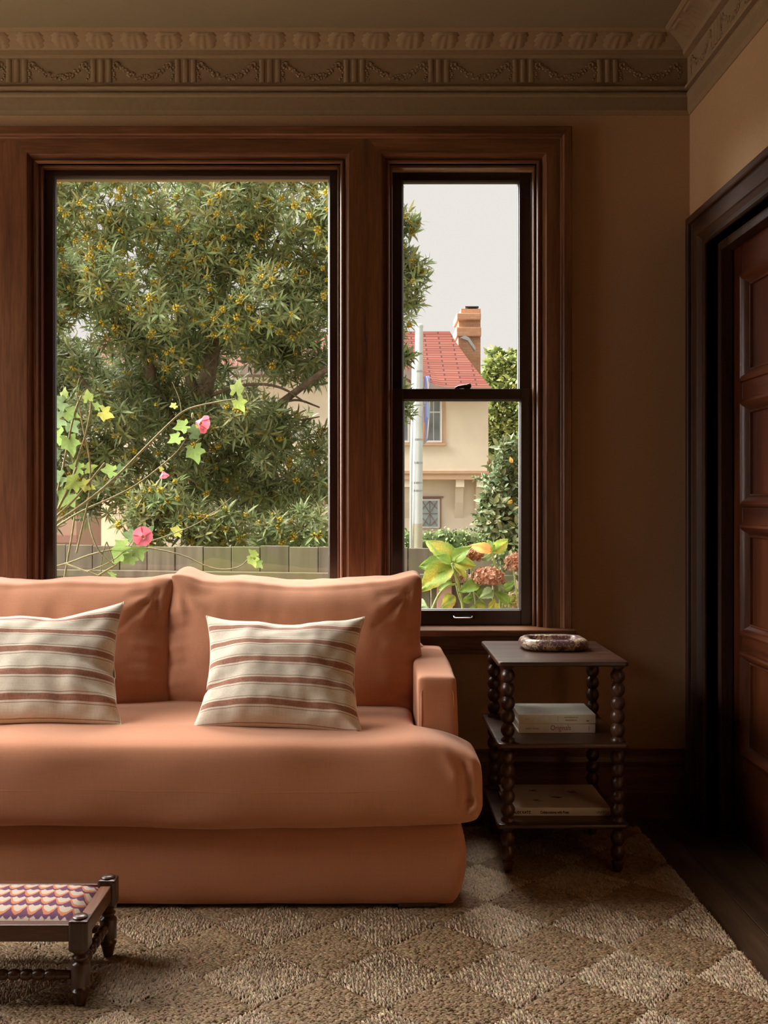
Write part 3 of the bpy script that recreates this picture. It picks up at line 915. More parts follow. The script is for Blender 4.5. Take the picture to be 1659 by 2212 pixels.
def bobbin(z0, z1, n, rmax, rmin, collar=0.013):
    """rising profile of n beads with a flared collar at both ends"""
    pr = [(rmax * 0.98, z0), (rmax * 0.98, z0 + collar * 0.4), (rmin * 1.05, z0 + collar)]
    a, b = z0 + collar, z1 - collar
    for k in range(n):
        for q in range(1, 9):
            t = q / 8
            r = rmin + (rmax - rmin) * math.sin(math.pi * t) ** 0.75
            pr.append((r, a + (b - a) * (k + t) / n))
    pr += [(rmax * 0.98, z1 - collar * 0.4), (rmax * 0.98, z1)]
    return pr
for lx in (0.4117, 0.7405):
    for ly in (2.98, 3.317):
        pr = [(0.011, 0.016), (0.0135, 0.020), (0.019, 0.045)]
        pr += [(0.0125, 0.050)] + [(0.0125 + 0.0085 * math.sin(math.pi * q / 8) ** 0.75, 0.050 + 0.044 * q / 8) for q in range(1, 9)]
        pr += [(0.0125 + 0.0085 * math.sin(math.pi * q / 8) ** 0.75, 0.094 + 0.044 * q / 8) for q in range(1, 9)] + [(0.0205, 0.146), (0.0205, 0.1525)]
        lg = MB().lathe(pr, (lx, ly), 20)
        lg.lathe(bobbin(0.167, 0.3915, 5, 0.0215, 0.0125), (lx, ly), 20)
        lg.lathe(bobbin(0.406, 0.6335, 5, 0.0215, 0.0125), (lx, ly), 20)
        autosmooth(lg.build('leg', table_z, table), 0.9)


# ---- stone tray
def stone_mat():
    m, nt, b = nt_new('breccia_marble')
    c = coords(nt)
    w = N(nt, 'ShaderNodeTexNoise', i_Scale=9.0, i_Detail=4.0, i_Distortion=1.5); L(nt, c, w.inputs[0])
    n = N(nt, 'ShaderNodeTexNoise', i_Scale=70.0, i_Detail=6.0, i_Distortion=2.5); L(nt, c, n.inputs[0])
    a = ramp(nt, [(0.30, (0.06, 0.028, 0.03)), (0.43, (0.14, 0.075, 0.08)), (0.46, (0.55, 0.41, 0.26)), (0.7, (0.72, 0.60, 0.42))], n.outputs[0])
    d = ramp(nt, [(0.35, (0.10, 0.05, 0.055)), (0.58, (0.20, 0.11, 0.115)), (0.62, (0.6, 0.48, 0.32))], n.outputs[0])
    f = ramp(nt, [(0.46, (0, 0, 0)), (0.54, (1, 1, 1))], w.outputs[0])
    mx = N(nt, 'ShaderNodeMix', data_type='RGBA'); L(nt, f, mx.inputs[0]); L(nt, a, mx.inputs[6]); L(nt, d, mx.inputs[7])
    L(nt, mx.outputs[2], b.inputs['Base Color']); b.inputs['Roughness'].default_value = 0.3
    return m
def tray():
    cx, cy, zb = X(1197, 3.20), 3.215, 0.648
    def ring(rx, ry, e, z, n=48):
        out = []
        for k in range(n):
            a = 2 * math.pi * k / n; c, s = math.cos(a), math.sin(a)
            out.append((cx + rx * abs(c) ** e * (1 if c > 0 else -1), cy + ry * abs(s) ** e * (1 if s > 0 else -1), z))
        return out
    R = [(0.086, 0.078, .6, 0), (0.099, 0.091, .6, 0.003), (0.1085, 0.1005, .6, 0.013), (0.1095, 0.1015, .6, 0.021), (0.104, 0.096, .6, 0.031), (0.094, 0.086, .6, 0.0365), (0.084, 0.076, .6, 0.0365),
         (0.077, 0.066, .5, 0.033), (0.073, 0.062, .45, 0.022), (0.068, 0.058, .45, 0.012), (0.055, 0.046, .5, 0.010)]
    m = MB(); v = []; f = []; n = 48
    for r in R: v += ring(r[0], r[1] * 0.86, r[2], zb + r[3])
    for i in range(len(R) - 1):
        for k in range(n): f.append((i * n + k, i * n + (k + 1) % n, (i + 1) * n + (k + 1) % n, (i + 1) * n + k))
    f.append(tuple(range(n))[::-1]); f.append(tuple((len(R) - 1) * n + k for k in range(n)))
    m.add(v, f)
    o = m.build('stone_tray', stone_mat())
    tag(o, 'purple and cream veined stone tray on the side table', 'tray')
    autosmooth(o, 0.8)
tray()


# ---- books
def lettering(text, size, loc, mat, parent, face='front', bold=0.0, sx=1.0, align='LEFT'):
    cu = bpy.data.curves.new('lettering', 'FONT'); cu.body = text; cu.size = size; cu.extrude = 0.00015; cu.offset = bold; cu.align_x = align
    cu.resolution_u = 3
    o = bpy.data.objects.new('tmp', cu); COL.objects.link(o)
    dg = bpy.context.evaluated_depsgraph_get(); dg.update()
    me = bpy.data.meshes.new_from_object(o.evaluated_get(dg))
    bpy.data.objects.remove(o)
    M = Matrix.Translation(loc) @ (Matrix.Rotation(math.pi / 2, 4, 'X') if face == 'front' else Matrix.Identity(4)) @ Matrix.Diagonal((sx, 1, 1, 1))
    me.transform(M); me.materials.clear(); me.materials.append(mat)
    return mobj('lettering', me, mat, parent)


def book(label, x0, x1, y0, y1, z0, z1, cov, hard=0.0022, rot=0.0):
    b = thing('book', label, 'book', loc=((x0 + x1) / 2, (y0 + y1) / 2, z0))
    o = 0.004
    MB().box(x0, x1, y0 + 0.002, y1, z1 - hard, z1).build('cover_board', cov, b, bevel=0.0006, seg=1)
    MB().box(x0, x1, y0 + 0.002, y1, z0, z0 + hard).build('cover_board', cov, b, bevel=0.0006, seg=1)
    MB().box(x0, x1, y0, y0 + 0.003, z0, z1).build('spine', cov, b, bevel=0.0012, seg=2)
    MB().box(x0 + o, x1 - o, y0 + 0.003, y1 - o, z0 + hard, z1 - hard).build('page_block', paper, b)
    return b
bx0, bx1, by0, by1 = X(1120, 3.08), X(1286, 3.08), 3.078, 3.245
zb = 0.4063
b1 = book('white hardback with red title on the middle shelf', bx0, bx1, by0, by1, zb, zb + 0.029, cover_b)
lettering('Originals', 0.0225, (X(1189, 3.08), by0 - 0.0001, zb + 0.009), ink_red, b1, sx=0.78)
lettering('Adam Grant', 0.0095, (X(1135, 3.08), by0 - 0.0001, zb + 0.0115), ink_red, b1, sx=0.85)
MB().box(X(1271.5, 3.08), X(1272.2, 3.08), by0 - 0.0003, by0 + 0.001, zb + 0.007, zb + 0.020).build('colophon', ink_red, b1)
z2 = zb + 0.0292
b2 = book('cream cloth hardback lying on top of the white book', bx0 + 0.0005, bx1 + 0.0005, by0 - 0.001, by1 + 0.001, z2, z2 + 0.0285, cover_a)
lettering('zoo', 0.0085, (X(1134, 3.08), by0 - 0.0011, z2 + 0.012), ink_faint, b2)
MB().box(X(1204.5, 3.08), X(1205.2, 3.08), by0 - 0.0013, by0, z2 + 0.005, z2 + 0.024).build('spine_rule', ink_faint, b2)
for k, (a, b) in enumerate(((1219, 1249), (1221, 1246))):
    for q in range(9):
        xa = a + (b - a) * q / 9
        MB().box(X(xa, 3.08), X(xa + 2.2, 3.08), by0 - 0.0013, by0, z2 + 0.0175 - 0.0085 * k, z2 + 0.0215 - 0.0085 * k).build('spine_mark', ink_faint, b2)
MB().box(X(1266, 3.08), X(1272, 3.08), by0 - 0.0013, by0, z2 + 0.0075, z2 + 0.0095).build('spine_mark', ink, b2)
gx0, gx1, gy0, gy1, gz = 0.4335 - 0.012, 0.7295 - 0.018 + 0.018, 3.024, 3.274, 0.1673
b3 = book('large pale art book on the bottom shelf', gx0, gx1, gy0, gy1, gz, gz + 0.0245, cover_c)
lettering('ALEX KATZ', 0.0112, (X(1109, 3.024), gy0 - 0.0001, gz + 0.007), ink, b3, bold=0.0004, sx=0.9)
lettering('Collaborations with Poets', 0.0112, (X(1167, 3.024), gy0 - 0.0001, gz + 0.007), ink, b3, bold=0.0004, sx=0.74)
lettering('GRAY', 0.0118, (X(1287, 3.024), gy0 - 0.0001, gz + 0.007), ink, b3, sx=0.85)
# small ink-drawn sprigs on the cover
rs = random.Random(4)
for (px, py) in ((1152, 1708), (1236, 1711), (1200, 1722), (1158, 1729)):
    zt = gz + 0.0245
    Zd = (H - zt) * F / (py - VY); cx_ = X(px, Zd)
    m = MB()
    for k in range(9):
        a = rs.uniform(-0.6, 0.9) if k < 5 else rs.uniform(0, 6.28)
        ln = rs.uniform(0.016, 0.030) if k < 5 else rs.uniform(0.006, 0.012)
        p0 = Vector((cx_ - 0.008, Zd, zt + 0.0003)); p1 = p0 + Vector((math.cos(a) * ln, math.sin(a) * ln, 0))
        pm = (p0 + p1) / 2 + Vector((rs.uniform(-.003, .003), rs.uniform(-.003, .003), 0))
        m.tube([p0, pm, p1], 0.0007, 4)
    m.build('ink_sprig', ink, b3)


# ------------------------------------------------------------------ footstool
def tapestry_mat():
    m, nt, b = nt_new('flame_tapestry')
    tc = nt.nodes.new('ShaderNodeTexCoord'); sep = nt.nodes.new('ShaderNodeSeparateXYZ'); L(nt, tc.outputs['Object'], sep.inputs[0])
    def mth(op, a, b_=None, c=None):
        n = N(nt, 'ShaderNodeMath', operation=op)
        for k, q in enumerate((a, b_, c)):
            if q is None: continue
            if isinstance(q, (int, float)): n.inputs[k].default_value = q
            else: L(nt, q, n.inputs[k])
        return n.outputs[0]
    nz = N(nt, 'ShaderNodeTexNoise', i_Scale=60.0); L(nt, tc.outputs['Object'], nz.inputs[0])
    u = mth('MULTIPLY', sep.outputs[0], 29.0)
    v = mth('MULTIPLY_ADD', nz.outputs[0], 0.22, mth('MULTIPLY', sep.outputs[1], 23.0))
    row = mth('FLOOR', v)
    def scal(shift):
        r = mth('ADD', row, shift)
        ph = mth('MULTIPLY', mth('MODULO', mth('ADD', r, 400.0), 2.0), 0.5)
        s = mth('SUBTRACT', mth('MULTIPLY', mth('FRACT', mth('ADD', u, ph)), 2.0), 1.0)
        return mth('MULTIPLY', mth('MULTIPLY', s, s), 0.62)
    fv = mth('FRACT', v)
    d0 = mth('SUBTRACT', fv, scal(0.0))                 # above this row's scallop
    d1 = mth('SUBTRACT', mth('ADD', fv, 1.0), scal(-1.0))
    inside = mth('GREATER_THAN', d0, 0.0)
    dist = mth('ADD', mth('MULTIPLY', inside, d0), mth('MULTIPLY', mth('SUBTRACT', 1.0, inside), d1))
    st = N(nt, 'ShaderNodeTexNoise', i_Scale=700.0); L(nt, tc.outputs['Object'], st.inputs[0])
    dist = mth('MULTIPLY_ADD', mth('SUBTRACT', st.outputs[0], 0.5), 0.22, dist)
    r = nt.nodes.new('ShaderNodeValToRGB'); r.color_ramp.interpolation = 'CONSTANT'; e = r.color_ramp.elements
    for k, (p, c) in enumerate([(0.0, (0.13, 0.055, 0.10)), (0.20, (0.46, 0.17, 0.085)), (0.46, (0.46, 0.385, 0.31)), (0.99, (0.13, 0.055, 0.10))]):
        if k > 1: e.new(p)
        e[k].position = p; e[k].color = (*c, 1)
    L(nt, dist, r.inputs[0]); L(nt, r.outputs[0], b.inputs['Base Color'])
    b.inputs['Roughness'].default_value = 0.95; b.inputs['Specular IOR Level'].default_value = 0.1
    bump(nt, st.outputs[0], b, 0.4, 0.001)
    return m


SRX, SRW = -0.6385, 0.40
stool = thing('footstool', 'low turned-leg footstool with scalloped tapestry top', 'footstool', loc=(SRX - SRW / 2, 2.305, 0))
yf, yb = 2.192, 2.425
hp = 0.0215
for (px_, py_) in ((SRX, yf), (SRX, yb), (SRX - SRW, yf), (SRX - SRW, yb)):
    m = MB()
    m.box(px_ - hp, px_ + hp, py_ - hp, py_ + hp, 0.138, 0.206)
    leg = m.build('leg', stool_z, stool, bevel=0.006, seg=2)
    mm = MB().lathe([(0.004, 0.212), (0.013, 0.2115), (0.0165, 0.2085), (0.015, 0.2055)][::-1], (px_, py_), 20)
    autosmooth(mm.build('finial', stool_z, leg))
    pr = [(0.011, 0.016), (0.017, 0.040), (0.020, 0.048), (0.013, 0.054), (0.013, 0.057), (0.0205, 0.060), (0.0205, 0.105), (0.019, 0.108), (0.012, 0.113), (0.0175, 0.118),
          (0.0175, 0.122), (0.012, 0.126), (0.013, 0.129), (0.0195, 0.134), (0.0205, 0.139)]
    autosmooth(MB().lathe(pr, (px_, py_), 20).build('turning', stool_z, leg), 0.9)
xa, xb = SRX - SRW + hp, SRX - hp
for y in (yf, yb): MB().box(xa, xb, y - 0.013, y + 0.013, 0.157, 0.194).build('seat_rail', stool_w, stool, bevel=0.003)
for x in (SRX, SRX - SRW): MB().box(x - 0.013, x + 0.013, yf + hp, yb - hp, 0.157, 0.194).build('seat_rail', trim_y, stool, bevel=0.003)
def beads(a, b, n, c, axis, rmax=0.0125, rmin=0.0075, end=0.030):
    pr = [(0.009, a), (0.011, a + end)]
    for k in range(n):
        for q in range(9):
            t = q / 8; pr.append((rmin + (rmax - rmin) * math.sin(math.pi * t) ** 0.6, a + end + (b - a - 2 * end) * (k + t) / n))
    pr += [(0.011, b - end), (0.009, b)]
    return MB().lathe(pr, c, 14, axis)
autosmooth(beads(yf + 0.015, yb - 0.015, 5, (SRX, 0.098), 'y', end=0.02).build('stretcher', stool_z, stool), 0.9)
autosmooth(beads(yf + 0.015, yb - 0.015, 5, (SRX - SRW, 0.098), 'y', end=0.02).build('stretcher', stool_z, stool), 0.9)
autosmooth(beads(xa + 0.002, xb - 0.0, 11, (yf, 0.080), 'x').build('stretcher', stool_z, stool), 0.9)
autosmooth(beads(xa + 0.002, xb - 0.0, 11, (yb, 0.080), 'x').build('stretcher', stool_z, stool), 0.9)
nu, nv = 28, 20
V = []; Fq = []
for j in range(nv):
    for i in range(nu):
        u, w = -1 + 2 * i / (nu - 1), -1 + 2 * j / (nv - 1)
        V.append((SRX - SRW / 2 + u * (SRW / 2 - 0.0135), (yf + yb) / 2 + w * ((yb - yf) / 2 - 0.0135), 0.186 + 0.021 * (max(0, 1 - u ** 6) ** .6) * (max(0, 1 - w ** 4) ** .6)))
for j in range(nv - 1):
    for i in range(nu - 1): Fq.append((j * nu + i, j * nu + i + 1, (j + 1) * nu + i + 1, (j + 1) * nu + i))
m = MB(); m.add(V, Fq); m.box(SRX - SRW + 0.014, SRX - 0.014, yf + 0.014, yb - 0.014, 0.165, 0.186)
m.build('padded_seat', tapestry_mat(), stool, smooth=True)

# ------------------------------------------------------------------ braided rug
RX0, RX1, RY0, RY1, RP = -1.95, 0.916, -1.7, 3.40, 0.29  # unseen stretch behind the viewer added to bounce light upward
rug = thing('braided_rug', 'natural braided seagrass rug with woven diamond squares', 'rug', loc=(-0.5, 2.3, 0))
def rug_base():
    m, nt, b = nt_new('rug_backing')
    n = N(nt, 'ShaderNodeTexNoise', i_Scale=1.0, i_Detail=4.0); L(nt, coords(nt, (60, 160, 60)), n.inputs[0])
    L(nt, ramp(nt, [(0.35, (0.10, 0.065, 0.036)), (0.65, (0.22, 0.15, 0.09))], n.outputs[0]), b.inputs['Base Color'])
    b.inputs['Roughness'].default_value = 0.95; bump(nt, n.outputs[0], b, 0.6, 0.004)
    return m
MB().box(RX0, RX1 - 0.008, RY0, RY1 - 0.008, 0.0005, 0.0062).build('backing', rug_base(), rug)
def straw_mat():
    m, nt, b = nt_new('seagrass')
    at = N(nt, 'ShaderNodeAttribute', attribute_name='col')
    n = N(nt, 'ShaderNodeTexNoise', i_Scale=400.0, i_Detail=2.0); L(nt, coords(nt), n.inputs[0])
    r = ramp(nt, [(0.3, (0.75, 0.72, 0.68)), (0.7, (1.15, 1.15, 1.15))], n.outputs[0])
    mx = N(nt, 'ShaderNodeMix', data_type='RGBA', blend_type='MULTIPLY'); mx.inputs[0].default_value = 1.0
    L(nt, at.outputs['Color'], mx.inputs[6]); L(nt, r, mx.inputs[7]); L(nt, mx.outputs[2], b.inputs['Base Color'])
    b.inputs['Roughness'].default_value = 0.6; b.inputs['Specular IOR Level'].default_value = 0.3
    return m
straw = straw_mat()
OCT_V = np.array([(1, 0, 0), (0.25, 0.5, 0), (0.25, 0, 0.5), (0.25, -0.5, 0), (-0.4, 0.5, 0), (-0.4, 0, 0.5), (-0.4, -0.5, 0), (-1, 0, 0)], dtype=float)
OCT_T = np.array([(0, 1, 2), (0, 2, 3), (1, 4, 5), (1, 5, 2), (2, 5, 6), (2, 6, 3), (4, 7, 5), (5, 7, 6)])
rx0, ry0 = 0.0368, 2.327
PITCH, STEP = 0.0088, 0.0115
def woven(i, j):
    """one square of the rug, standing on its corner, cell (i, j)"""
    cx, cy = rx0 + RP * (i + j) / 2, ry0 + RP * (i - j) / 2
    light = (i + j) % 2 == 0
    hd = RP / 2 * 0.985
    n = int(RP / PITCH) + 2; k = int(RP / STEP) + 2
    A, B = np.meshgrid(np.arange(-n, n + 1) * PITCH / 1.0, np.arange(-k, k + 1) * STEP / 1.0, indexing='ij')
    out = []
    for s in (-1, 1):
        a = A + s * PITCH * 0.25; bb = B + (STEP * 0.5 if s > 0 else 0)
        a = a + RNG.normal(0, PITCH * 0.10, a.shape); bb = bb + RNG.normal(0, STEP * 0.14, bb.shape)
        m = (np.abs(a) + np.abs(bb)) < hd
        a, bb = a[m], bb[m]
        # rows bend a little round the middle of the square
        edge = 1 - (np.abs(a) + np.abs(bb)) / hd
        ang = s * 0.42 + RNG.normal(0, 0.12, a.shape)
        if light: x, y, th = cx + a, cy + bb, math.pi / 2 + ang
        else: x, y, th = cx + bb, cy + a, ang
        keep = (x > RX0) & (x < RX1) & (y > RY0) & (y < RY1)
        out.append((x[keep], y[keep], th[keep], edge[keep]))
    x, y, th, ed = (np.concatenate(q) for q in zip(*out))
    if len(x) < 12: return
    ln = STEP * 0.92 * RNG.uniform(0.85, 1.2, len(x)); wd = PITCH * 0.52 * RNG.uniform(0.85, 1.15, len(x)); ht = 0.0105 * RNG.uniform(0.8, 1.2, len(x))
    z = 0.0058 + 0.0035 * np.clip(ed * 6, 0, 1) + RNG.normal(0, 0.0006, len(x)) + (0.001 if light else 0)
    M = np.zeros((len(x), 4, 4)); c, s_ = np.cos(th), np.sin(th)
    M[:, 0, 0] = c * ln; M[:, 1, 0] = s_ * ln; M[:, 0, 1] = -s_ * wd; M[:, 1, 1] = c * wd; M[:, 2, 2] = ht
    M[:, 2, 0] = RNG.normal(0.0012, 0.0012, len(x))
    M[:, 0, 3] = x; M[:, 1, 3] = y; M[:, 2, 3] = z; M[:, 3, 3] = 1
    tone = RNG.normal(1.0, 0.16, len(x))[:, None]
    base = np.array((0.46, 0.345, 0.235)) if light else np.array((0.27, 0.178, 0.10))  # same straw; how each weave direction catches light is put into the colour
    cols = np.clip(base * tone * (1 + RNG.normal(0, 0.05, (len(x), 3))), 0.03, 0.9)
    v, t, cc = stamp(OCT_V, OCT_T, M, cols)
    mobj('woven_square', fast_mesh('woven_square', v, t, cc, smooth=False), straw, rug)
for i in range(-12, 14):
    for j in range(-12, 14):
        cx, cy = rx0 + RP * (i + j) / 2, ry0 + RP * (i - j) / 2
        if cx < -1.15 or cx > RX1 + 0.14 or cy < 1.75 or cy > RY1 + 0.14: continue
        if cx < 0.05 and cy > 2.88: continue
        woven(i, j)


# ================================================================== outside
GZ = -1.0
grass_m = plain('garden_soil', (0.115, 0.10, 0.065), 0.95, 0.1, nscale=6, var=0.35)
tag(MB().box(-60, 60, YW + TH + 0.02, 90, GZ - 0.3, GZ).build('ground', grass_m), 'garden soil and street beyond the window', kind='structure')
tag(MB().box(-60, XL - TH - 0.02, -40, YW + TH + 0.02, GZ - 0.3, GZ).build('side_yard', plain('bounce_paving', (0.55, 0.49, 0.41), 0.9, 0.1, nscale=8, var=0.15)), 'unseen pale paving beside the house, added to bounce daylight indoors', kind='structure')  # unseen ground, kept pale so it bounces daylight up to the ceiling

leaf_m = leafmat('tree_leaf', 0.42, 0.35)
gloss_leaf = leafmat('glossy_leaf', 0.5, 0.15, 0.3)
soft_leaf = leafmat('soft_leaf', 0.55, 0.5, 0.3)
petal_m = leafmat('petal', 0.6, 0.3, 0.2)
far_leaf = leafmat('far_leaf', 0.7, 0.1, 0.2)
bark = plain('bark', (0.16, 0.12, 0.085), 0.9, 0.2, nscale=25, var=0.4, bmp=0.5)
twig_m = plain('green_twig', (0.26, 0.24, 0.13), 0.8, 0.2, nscale=60, var=0.25)
stem_g = plain('green_stem', (0.30, 0.36, 0.14), 0.7, 0.3, nscale=60, var=0.2)


def leaf_t(Ln, W, droop=0.15, fold=0.25):
    """leaf along +x, face +z: 8 verts"""
    v = []
    def row(t, w):
        z = -droop * Ln * t * t
        return [(Ln * t, w, z + fold * w), (Ln * t, 0, z), (Ln * t, -w, z + fold * w)]
    v.append((0, 0, 0)); v += row(0.32, W * 0.5); v += row(0.68, W * 0.42); v.append((Ln, 0, -droop * Ln))
    t = [(0, 2, 1), (0, 3, 2), (1, 2, 5), (1, 5, 4), (2, 3, 6), (2, 6, 5), (4, 5, 7), (5, 6, 7)]
    return np.array(v), np.array(t)


def rot_to(az, el, roll=0.0):
    return np.array((Matrix.Rotation(az, 4, 'Z') @ Matrix.Rotation(-el, 4, 'Y') @ Matrix.Rotation(roll, 4, 'X')))


def spray_t(n, Ln, W, seed, stem=0.05, emin=-0.35, emax=1.2, col=(0.1, 0.15, 0.05), vary=0.3, droop=0.2):
    """whorl of leaves round +z; returns V, T, C"""
    r = np.random.default_rng(seed)
    lv, lt = leaf_t(Ln, W, droop)
    mats, cols = [], []
    for k in range(n):
        t = k / max(1, n - 1)
        az = k * 2.39996 + r.uniform(-.3, .3); el = emin + (emax - emin) * t + r.uniform(-.2, .2)
        M = rot_to(az, el, r.uniform(-.4, .4)); s = r.uniform(0.75, 1.15)
        M[:3, :3] *= s
        M[2, 3] = stem * t
        mats.append(M); c = np.array(col) * (1 + r.normal(0, vary * 0.5)); c[0] *= 1 + r.uniform(-.1, .35)
        cols.append(np.clip(c, 0.01, 1))
    return stamp(lv, lt, mats, cols)


def axis_mat(p, d, s=1.0, spin=0.0):
    q = Vector((0, 0, 1)).rotation_difference(Vector(d).normalized()).to_matrix().to_4x4()
    return Matrix.Translation(p) @ q @ Matrix.Rotation(spin, 4, 'Z') @ Matrix.Scale(s, 4)


def stamp_multi(temps, items, tint):
    """items: (template index, Matrix); tint: per item multiplier"""
    out = []
    for k, (V, T, C) in enumerate(temps):
        idx = [i for i, it in enumerate(items) if it[0] == k]
        if not idx: continue
        M = np.array([np.array(items[i][1]) for i in idx])
        cols = np.stack([np.clip(C * tint[i], 0, 1) for i in idx])
        out.append(stamp(V, T, M, cols))
    return join(out)


def ico_cluster(n, R, r, seed, col):
    """small knob of florets"""
    rr = np.random.default_rng(seed)
    ov = np.array([(1, 0, 0), (-1, 0, 0), (0, 1, 0), (0, -1, 0), (0, 0, 1), (0, 0, -1)], dtype=float)
    ot = np.array([(0, 2, 4), (2, 1, 4), (1, 3, 4), (3, 0, 4), (2, 0, 5), (1, 2, 5), (3, 1, 5), (0, 3, 5)])
    mats, cols = [], []
    for k in range(n):
        z = 1 - 2 * (k + .5) / n; a = k * 2.39996; s = math.sqrt(1 - z * z)
        M = np.eye(4); M[:3, :3] *= r * rr.uniform(.7, 1.3); M[:3, 3] = np.array((s * math.cos(a), s * math.sin(a), z * 0.8)) * R * rr.uniform(.7, 1.1)
        mats.append(M); cols.append(np.clip(np.array(col) * rr.uniform(.75, 1.2), 0, 1))
    return stamp(ov, ot, mats, cols)


# ---- the flowering tree behind the fence
tree = thing('flowering_tree', 'dense evergreen tree covered in small yellow blossoms behind the fence', 'tree', loc=(X(430, 8.4), 8.4, GZ))
tr_t = [spray_t(13, 0.105, 0.0185, 20 + k, 0.05, -0.45, 1.15, (0.23, 0.285, 0.115), 0.40, 0.22) for k in range(4)]
fl_t = [ico_cluster(18, 0.023, 0.0095, 60 + k, (0.80, 0.62, 0.10)) for k in range(3)]
rt = random.Random(11)
clumps = []
for row, y in enumerate(range(300, 700, 74)):
    for k in range(11):
        clumps.append((-200 + k * 95 + (row % 2) * 45 + rt.uniform(-28, 28), y + rt.uniform(-26, 26), rt.uniform(58, 88), 7.9 + 0.25 * abs(math.sin(k * 1.7 + row)) + rt.uniform(-.25, .45), 1.0))
for k in range(26):
    clumps.append((rt.uniform(-180, 700), rt.uniform(690, 880), rt.uniform(50, 75), rt.uniform(8.6, 9.3), 0.75))  # middle of the canopy: shade from above painted in by the lower tint
for k in range(11):
    clumps.append((rt.uniform(-160, 700), rt.uniform(690, 830), rt.uniform(34, 52), rt.uniform(8.1, 8.5), 0.85))
for k in range(42):
    clumps.append((-170 + (k % 14) * 64 + rt.uniform(-22, 22), 905 + (k // 14) * 84 + rt.uniform(-30, 30), rt.uniform(46, 66), rt.uniform(7.9, 8.7), 0.8))
for (px, py, r) in ((300, 1120, 42), (360, 1085, 45), (410, 1130, 46), (440, 1160, 40), (330, 1160, 36), (505, 1140, 38), (600, 1150, 38), (680, 1140, 44)):
    clumps.append((px, py, r, 7.45, 1.0))
for (px, py, r) in ((735, 470, 70), (770, 560, 75), (770, 650, 75), (800, 520, 60), (825, 610, 62), (850, 545, 36), (868, 590, 45), (880, 610, 40), (870, 655, 32), (855, 480, 30), (872, 492, 20), (820, 720, 40), (855, 765, 24), (868, 770, 14), (845, 860, 30), (862, 890, 20), (790, 860, 50), (760, 960, 60), (770, 1060, 60)):
    clumps.append((px, py, r, 8.1 + rt.uniform(-.15, .15), 0.95))
# dense core behind, inner shade put into its darker leaf tint
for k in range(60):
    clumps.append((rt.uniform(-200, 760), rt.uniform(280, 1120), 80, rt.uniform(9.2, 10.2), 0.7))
items, tint, flowers = [], [], []
for (px, py, r, Z, tn) in clumps:
    if 520 < px < 705 and 800 < py < 900 and Z > 7.6 and rt.random() < 0.92: continue      # the gap that shows the house
    if 440 < px < 540 and 780 < py < 880 and rt.random() < 0.4: continue
    c = P(px, py, Z); R = r * Z / F
    n = int(14 + 34 * (r / 70) ** 2)
    for k in range(n):
        while True:
            d = Vector((rt.gauss(0, 1), rt.gauss(0, 1) - 0.35, rt.gauss(0, 1)))
            if d.length > 0.1: break
        d.normalize()
        rad = R * rt.uniform(0.55, 1.05)
        p = c + Vector((d.x * rad, d.y * rad * 0.9, d.z * rad * 0.8))
        ax = d + Vector((rt.uniform(-.3, .3), rt.uniform(-.5, .1), 0.55))
        s = rt.uniform(0.75, 1.15)
        items.append((rt.randrange(4), axis_mat(p, ax, s, rt.uniform(0, 6.28))))
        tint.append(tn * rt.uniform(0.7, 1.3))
        pf = 0.42 if (py < 700 or Z < 7.6) else 0.22
        if Z < 9 and rt.random() < pf and d.y < 0.4:
            flowers.append((rt.randrange(3), axis_mat(p + ax.normalized() * 0.05 * s, ax, rt.uniform(0.75, 1.3), rt.uniform(0, 6.28)), Z + d.y * rad))
# the nearest sprays and blossoms are parts of their own, the rest is one mass
def spread(name, temps, items_, tints, keyf, mat, stuffname, nsep=300):
    order = sorted(range(len(items_)), key=keyf)
    sep = set(order[:nsep])
    meshes = []
    for (V_, T_, C_) in temps:
        me = fast_mesh(name, V_, T_, C_); me.materials.append(mat); meshes.append(me)
    for i in sep:
        o = bpy.data.objects.new(name, meshes[items_[i][0]]); COL.objects.link(o); place(o, tree, items_[i][1])
    rest = [i for i in range(len(items_)) if i not in sep]
    V_, T_, C_ = stamp_multi(temps, [items_[i] for i in rest], [tints[i] for i in rest])
    tag(mobj(stuffname, fast_mesh(stuffname, V_, T_, C_), mat, tree), kind='stuff')
def onview(M):
    p = M.translation
    px, py = VX + F * p.x / p.y, VY + F * (H - p.z) / p.y
    return p.y + (0 if (110 < px < 715 and 380 < py < 1190) or (865 < px < 940 and 400 < py < 900) else 50)
spread('leaf_spray', tr_t, items, tint, lambda i: onview(items[i][1]), leaf_m, 'foliage')
spread('blossom', fl_t, flowers, [1.0] * len(flowers), lambda i: onview(flowers[i][1]), petal_m, 'blossoms')
def limb(pts, r0, r1, nm='branch', mat=bark, root=None, jig=0.0):
    q = [P(*p) for p in pts]
    # round the path off
    for _ in range(2):
        n = [q[0]]
        for a, b in zip(q, q[1:]): n += [a * 0.75 + b * 0.25, a * 0.25 + b * 0.75]
        q = n + [q[-1]]
    k = len(q)
    return MB().tube(q, [r0 + (r1 - r0) * i / (k - 1) for i in range(k)], 7).build(nm, mat, root or tree, smooth=True)
limb([(430, 1500, 8.7), (435, 1200, 8.7), (425, 1000, 8.7), (440, 850, 8.7), (470, 700, 8.7), (480, 560, 8.7)], 0.11, 0.05, 'trunk')
limb([(430, 1000, 8.7), (330, 850, 8.6), (320, 760, 8.5), (280, 690, 8.3), (240, 640, 8.3)], 0.06, 0.02)
limb([(436, 1040, 8.7), (540, 920, 8.6), (620, 860, 8.4), (700, 800, 8.3), (800, 740, 8.2)], 0.05, 0.015)
limb([(600, 875, 8.42), (640, 860, 8.4), (690, 880, 8.3)], 0.014, 0.006)
limb([(440, 860, 8.7), (520, 830, 8.5), (600, 830, 8.4), (660, 870, 8.3)], 0.02, 0.006)
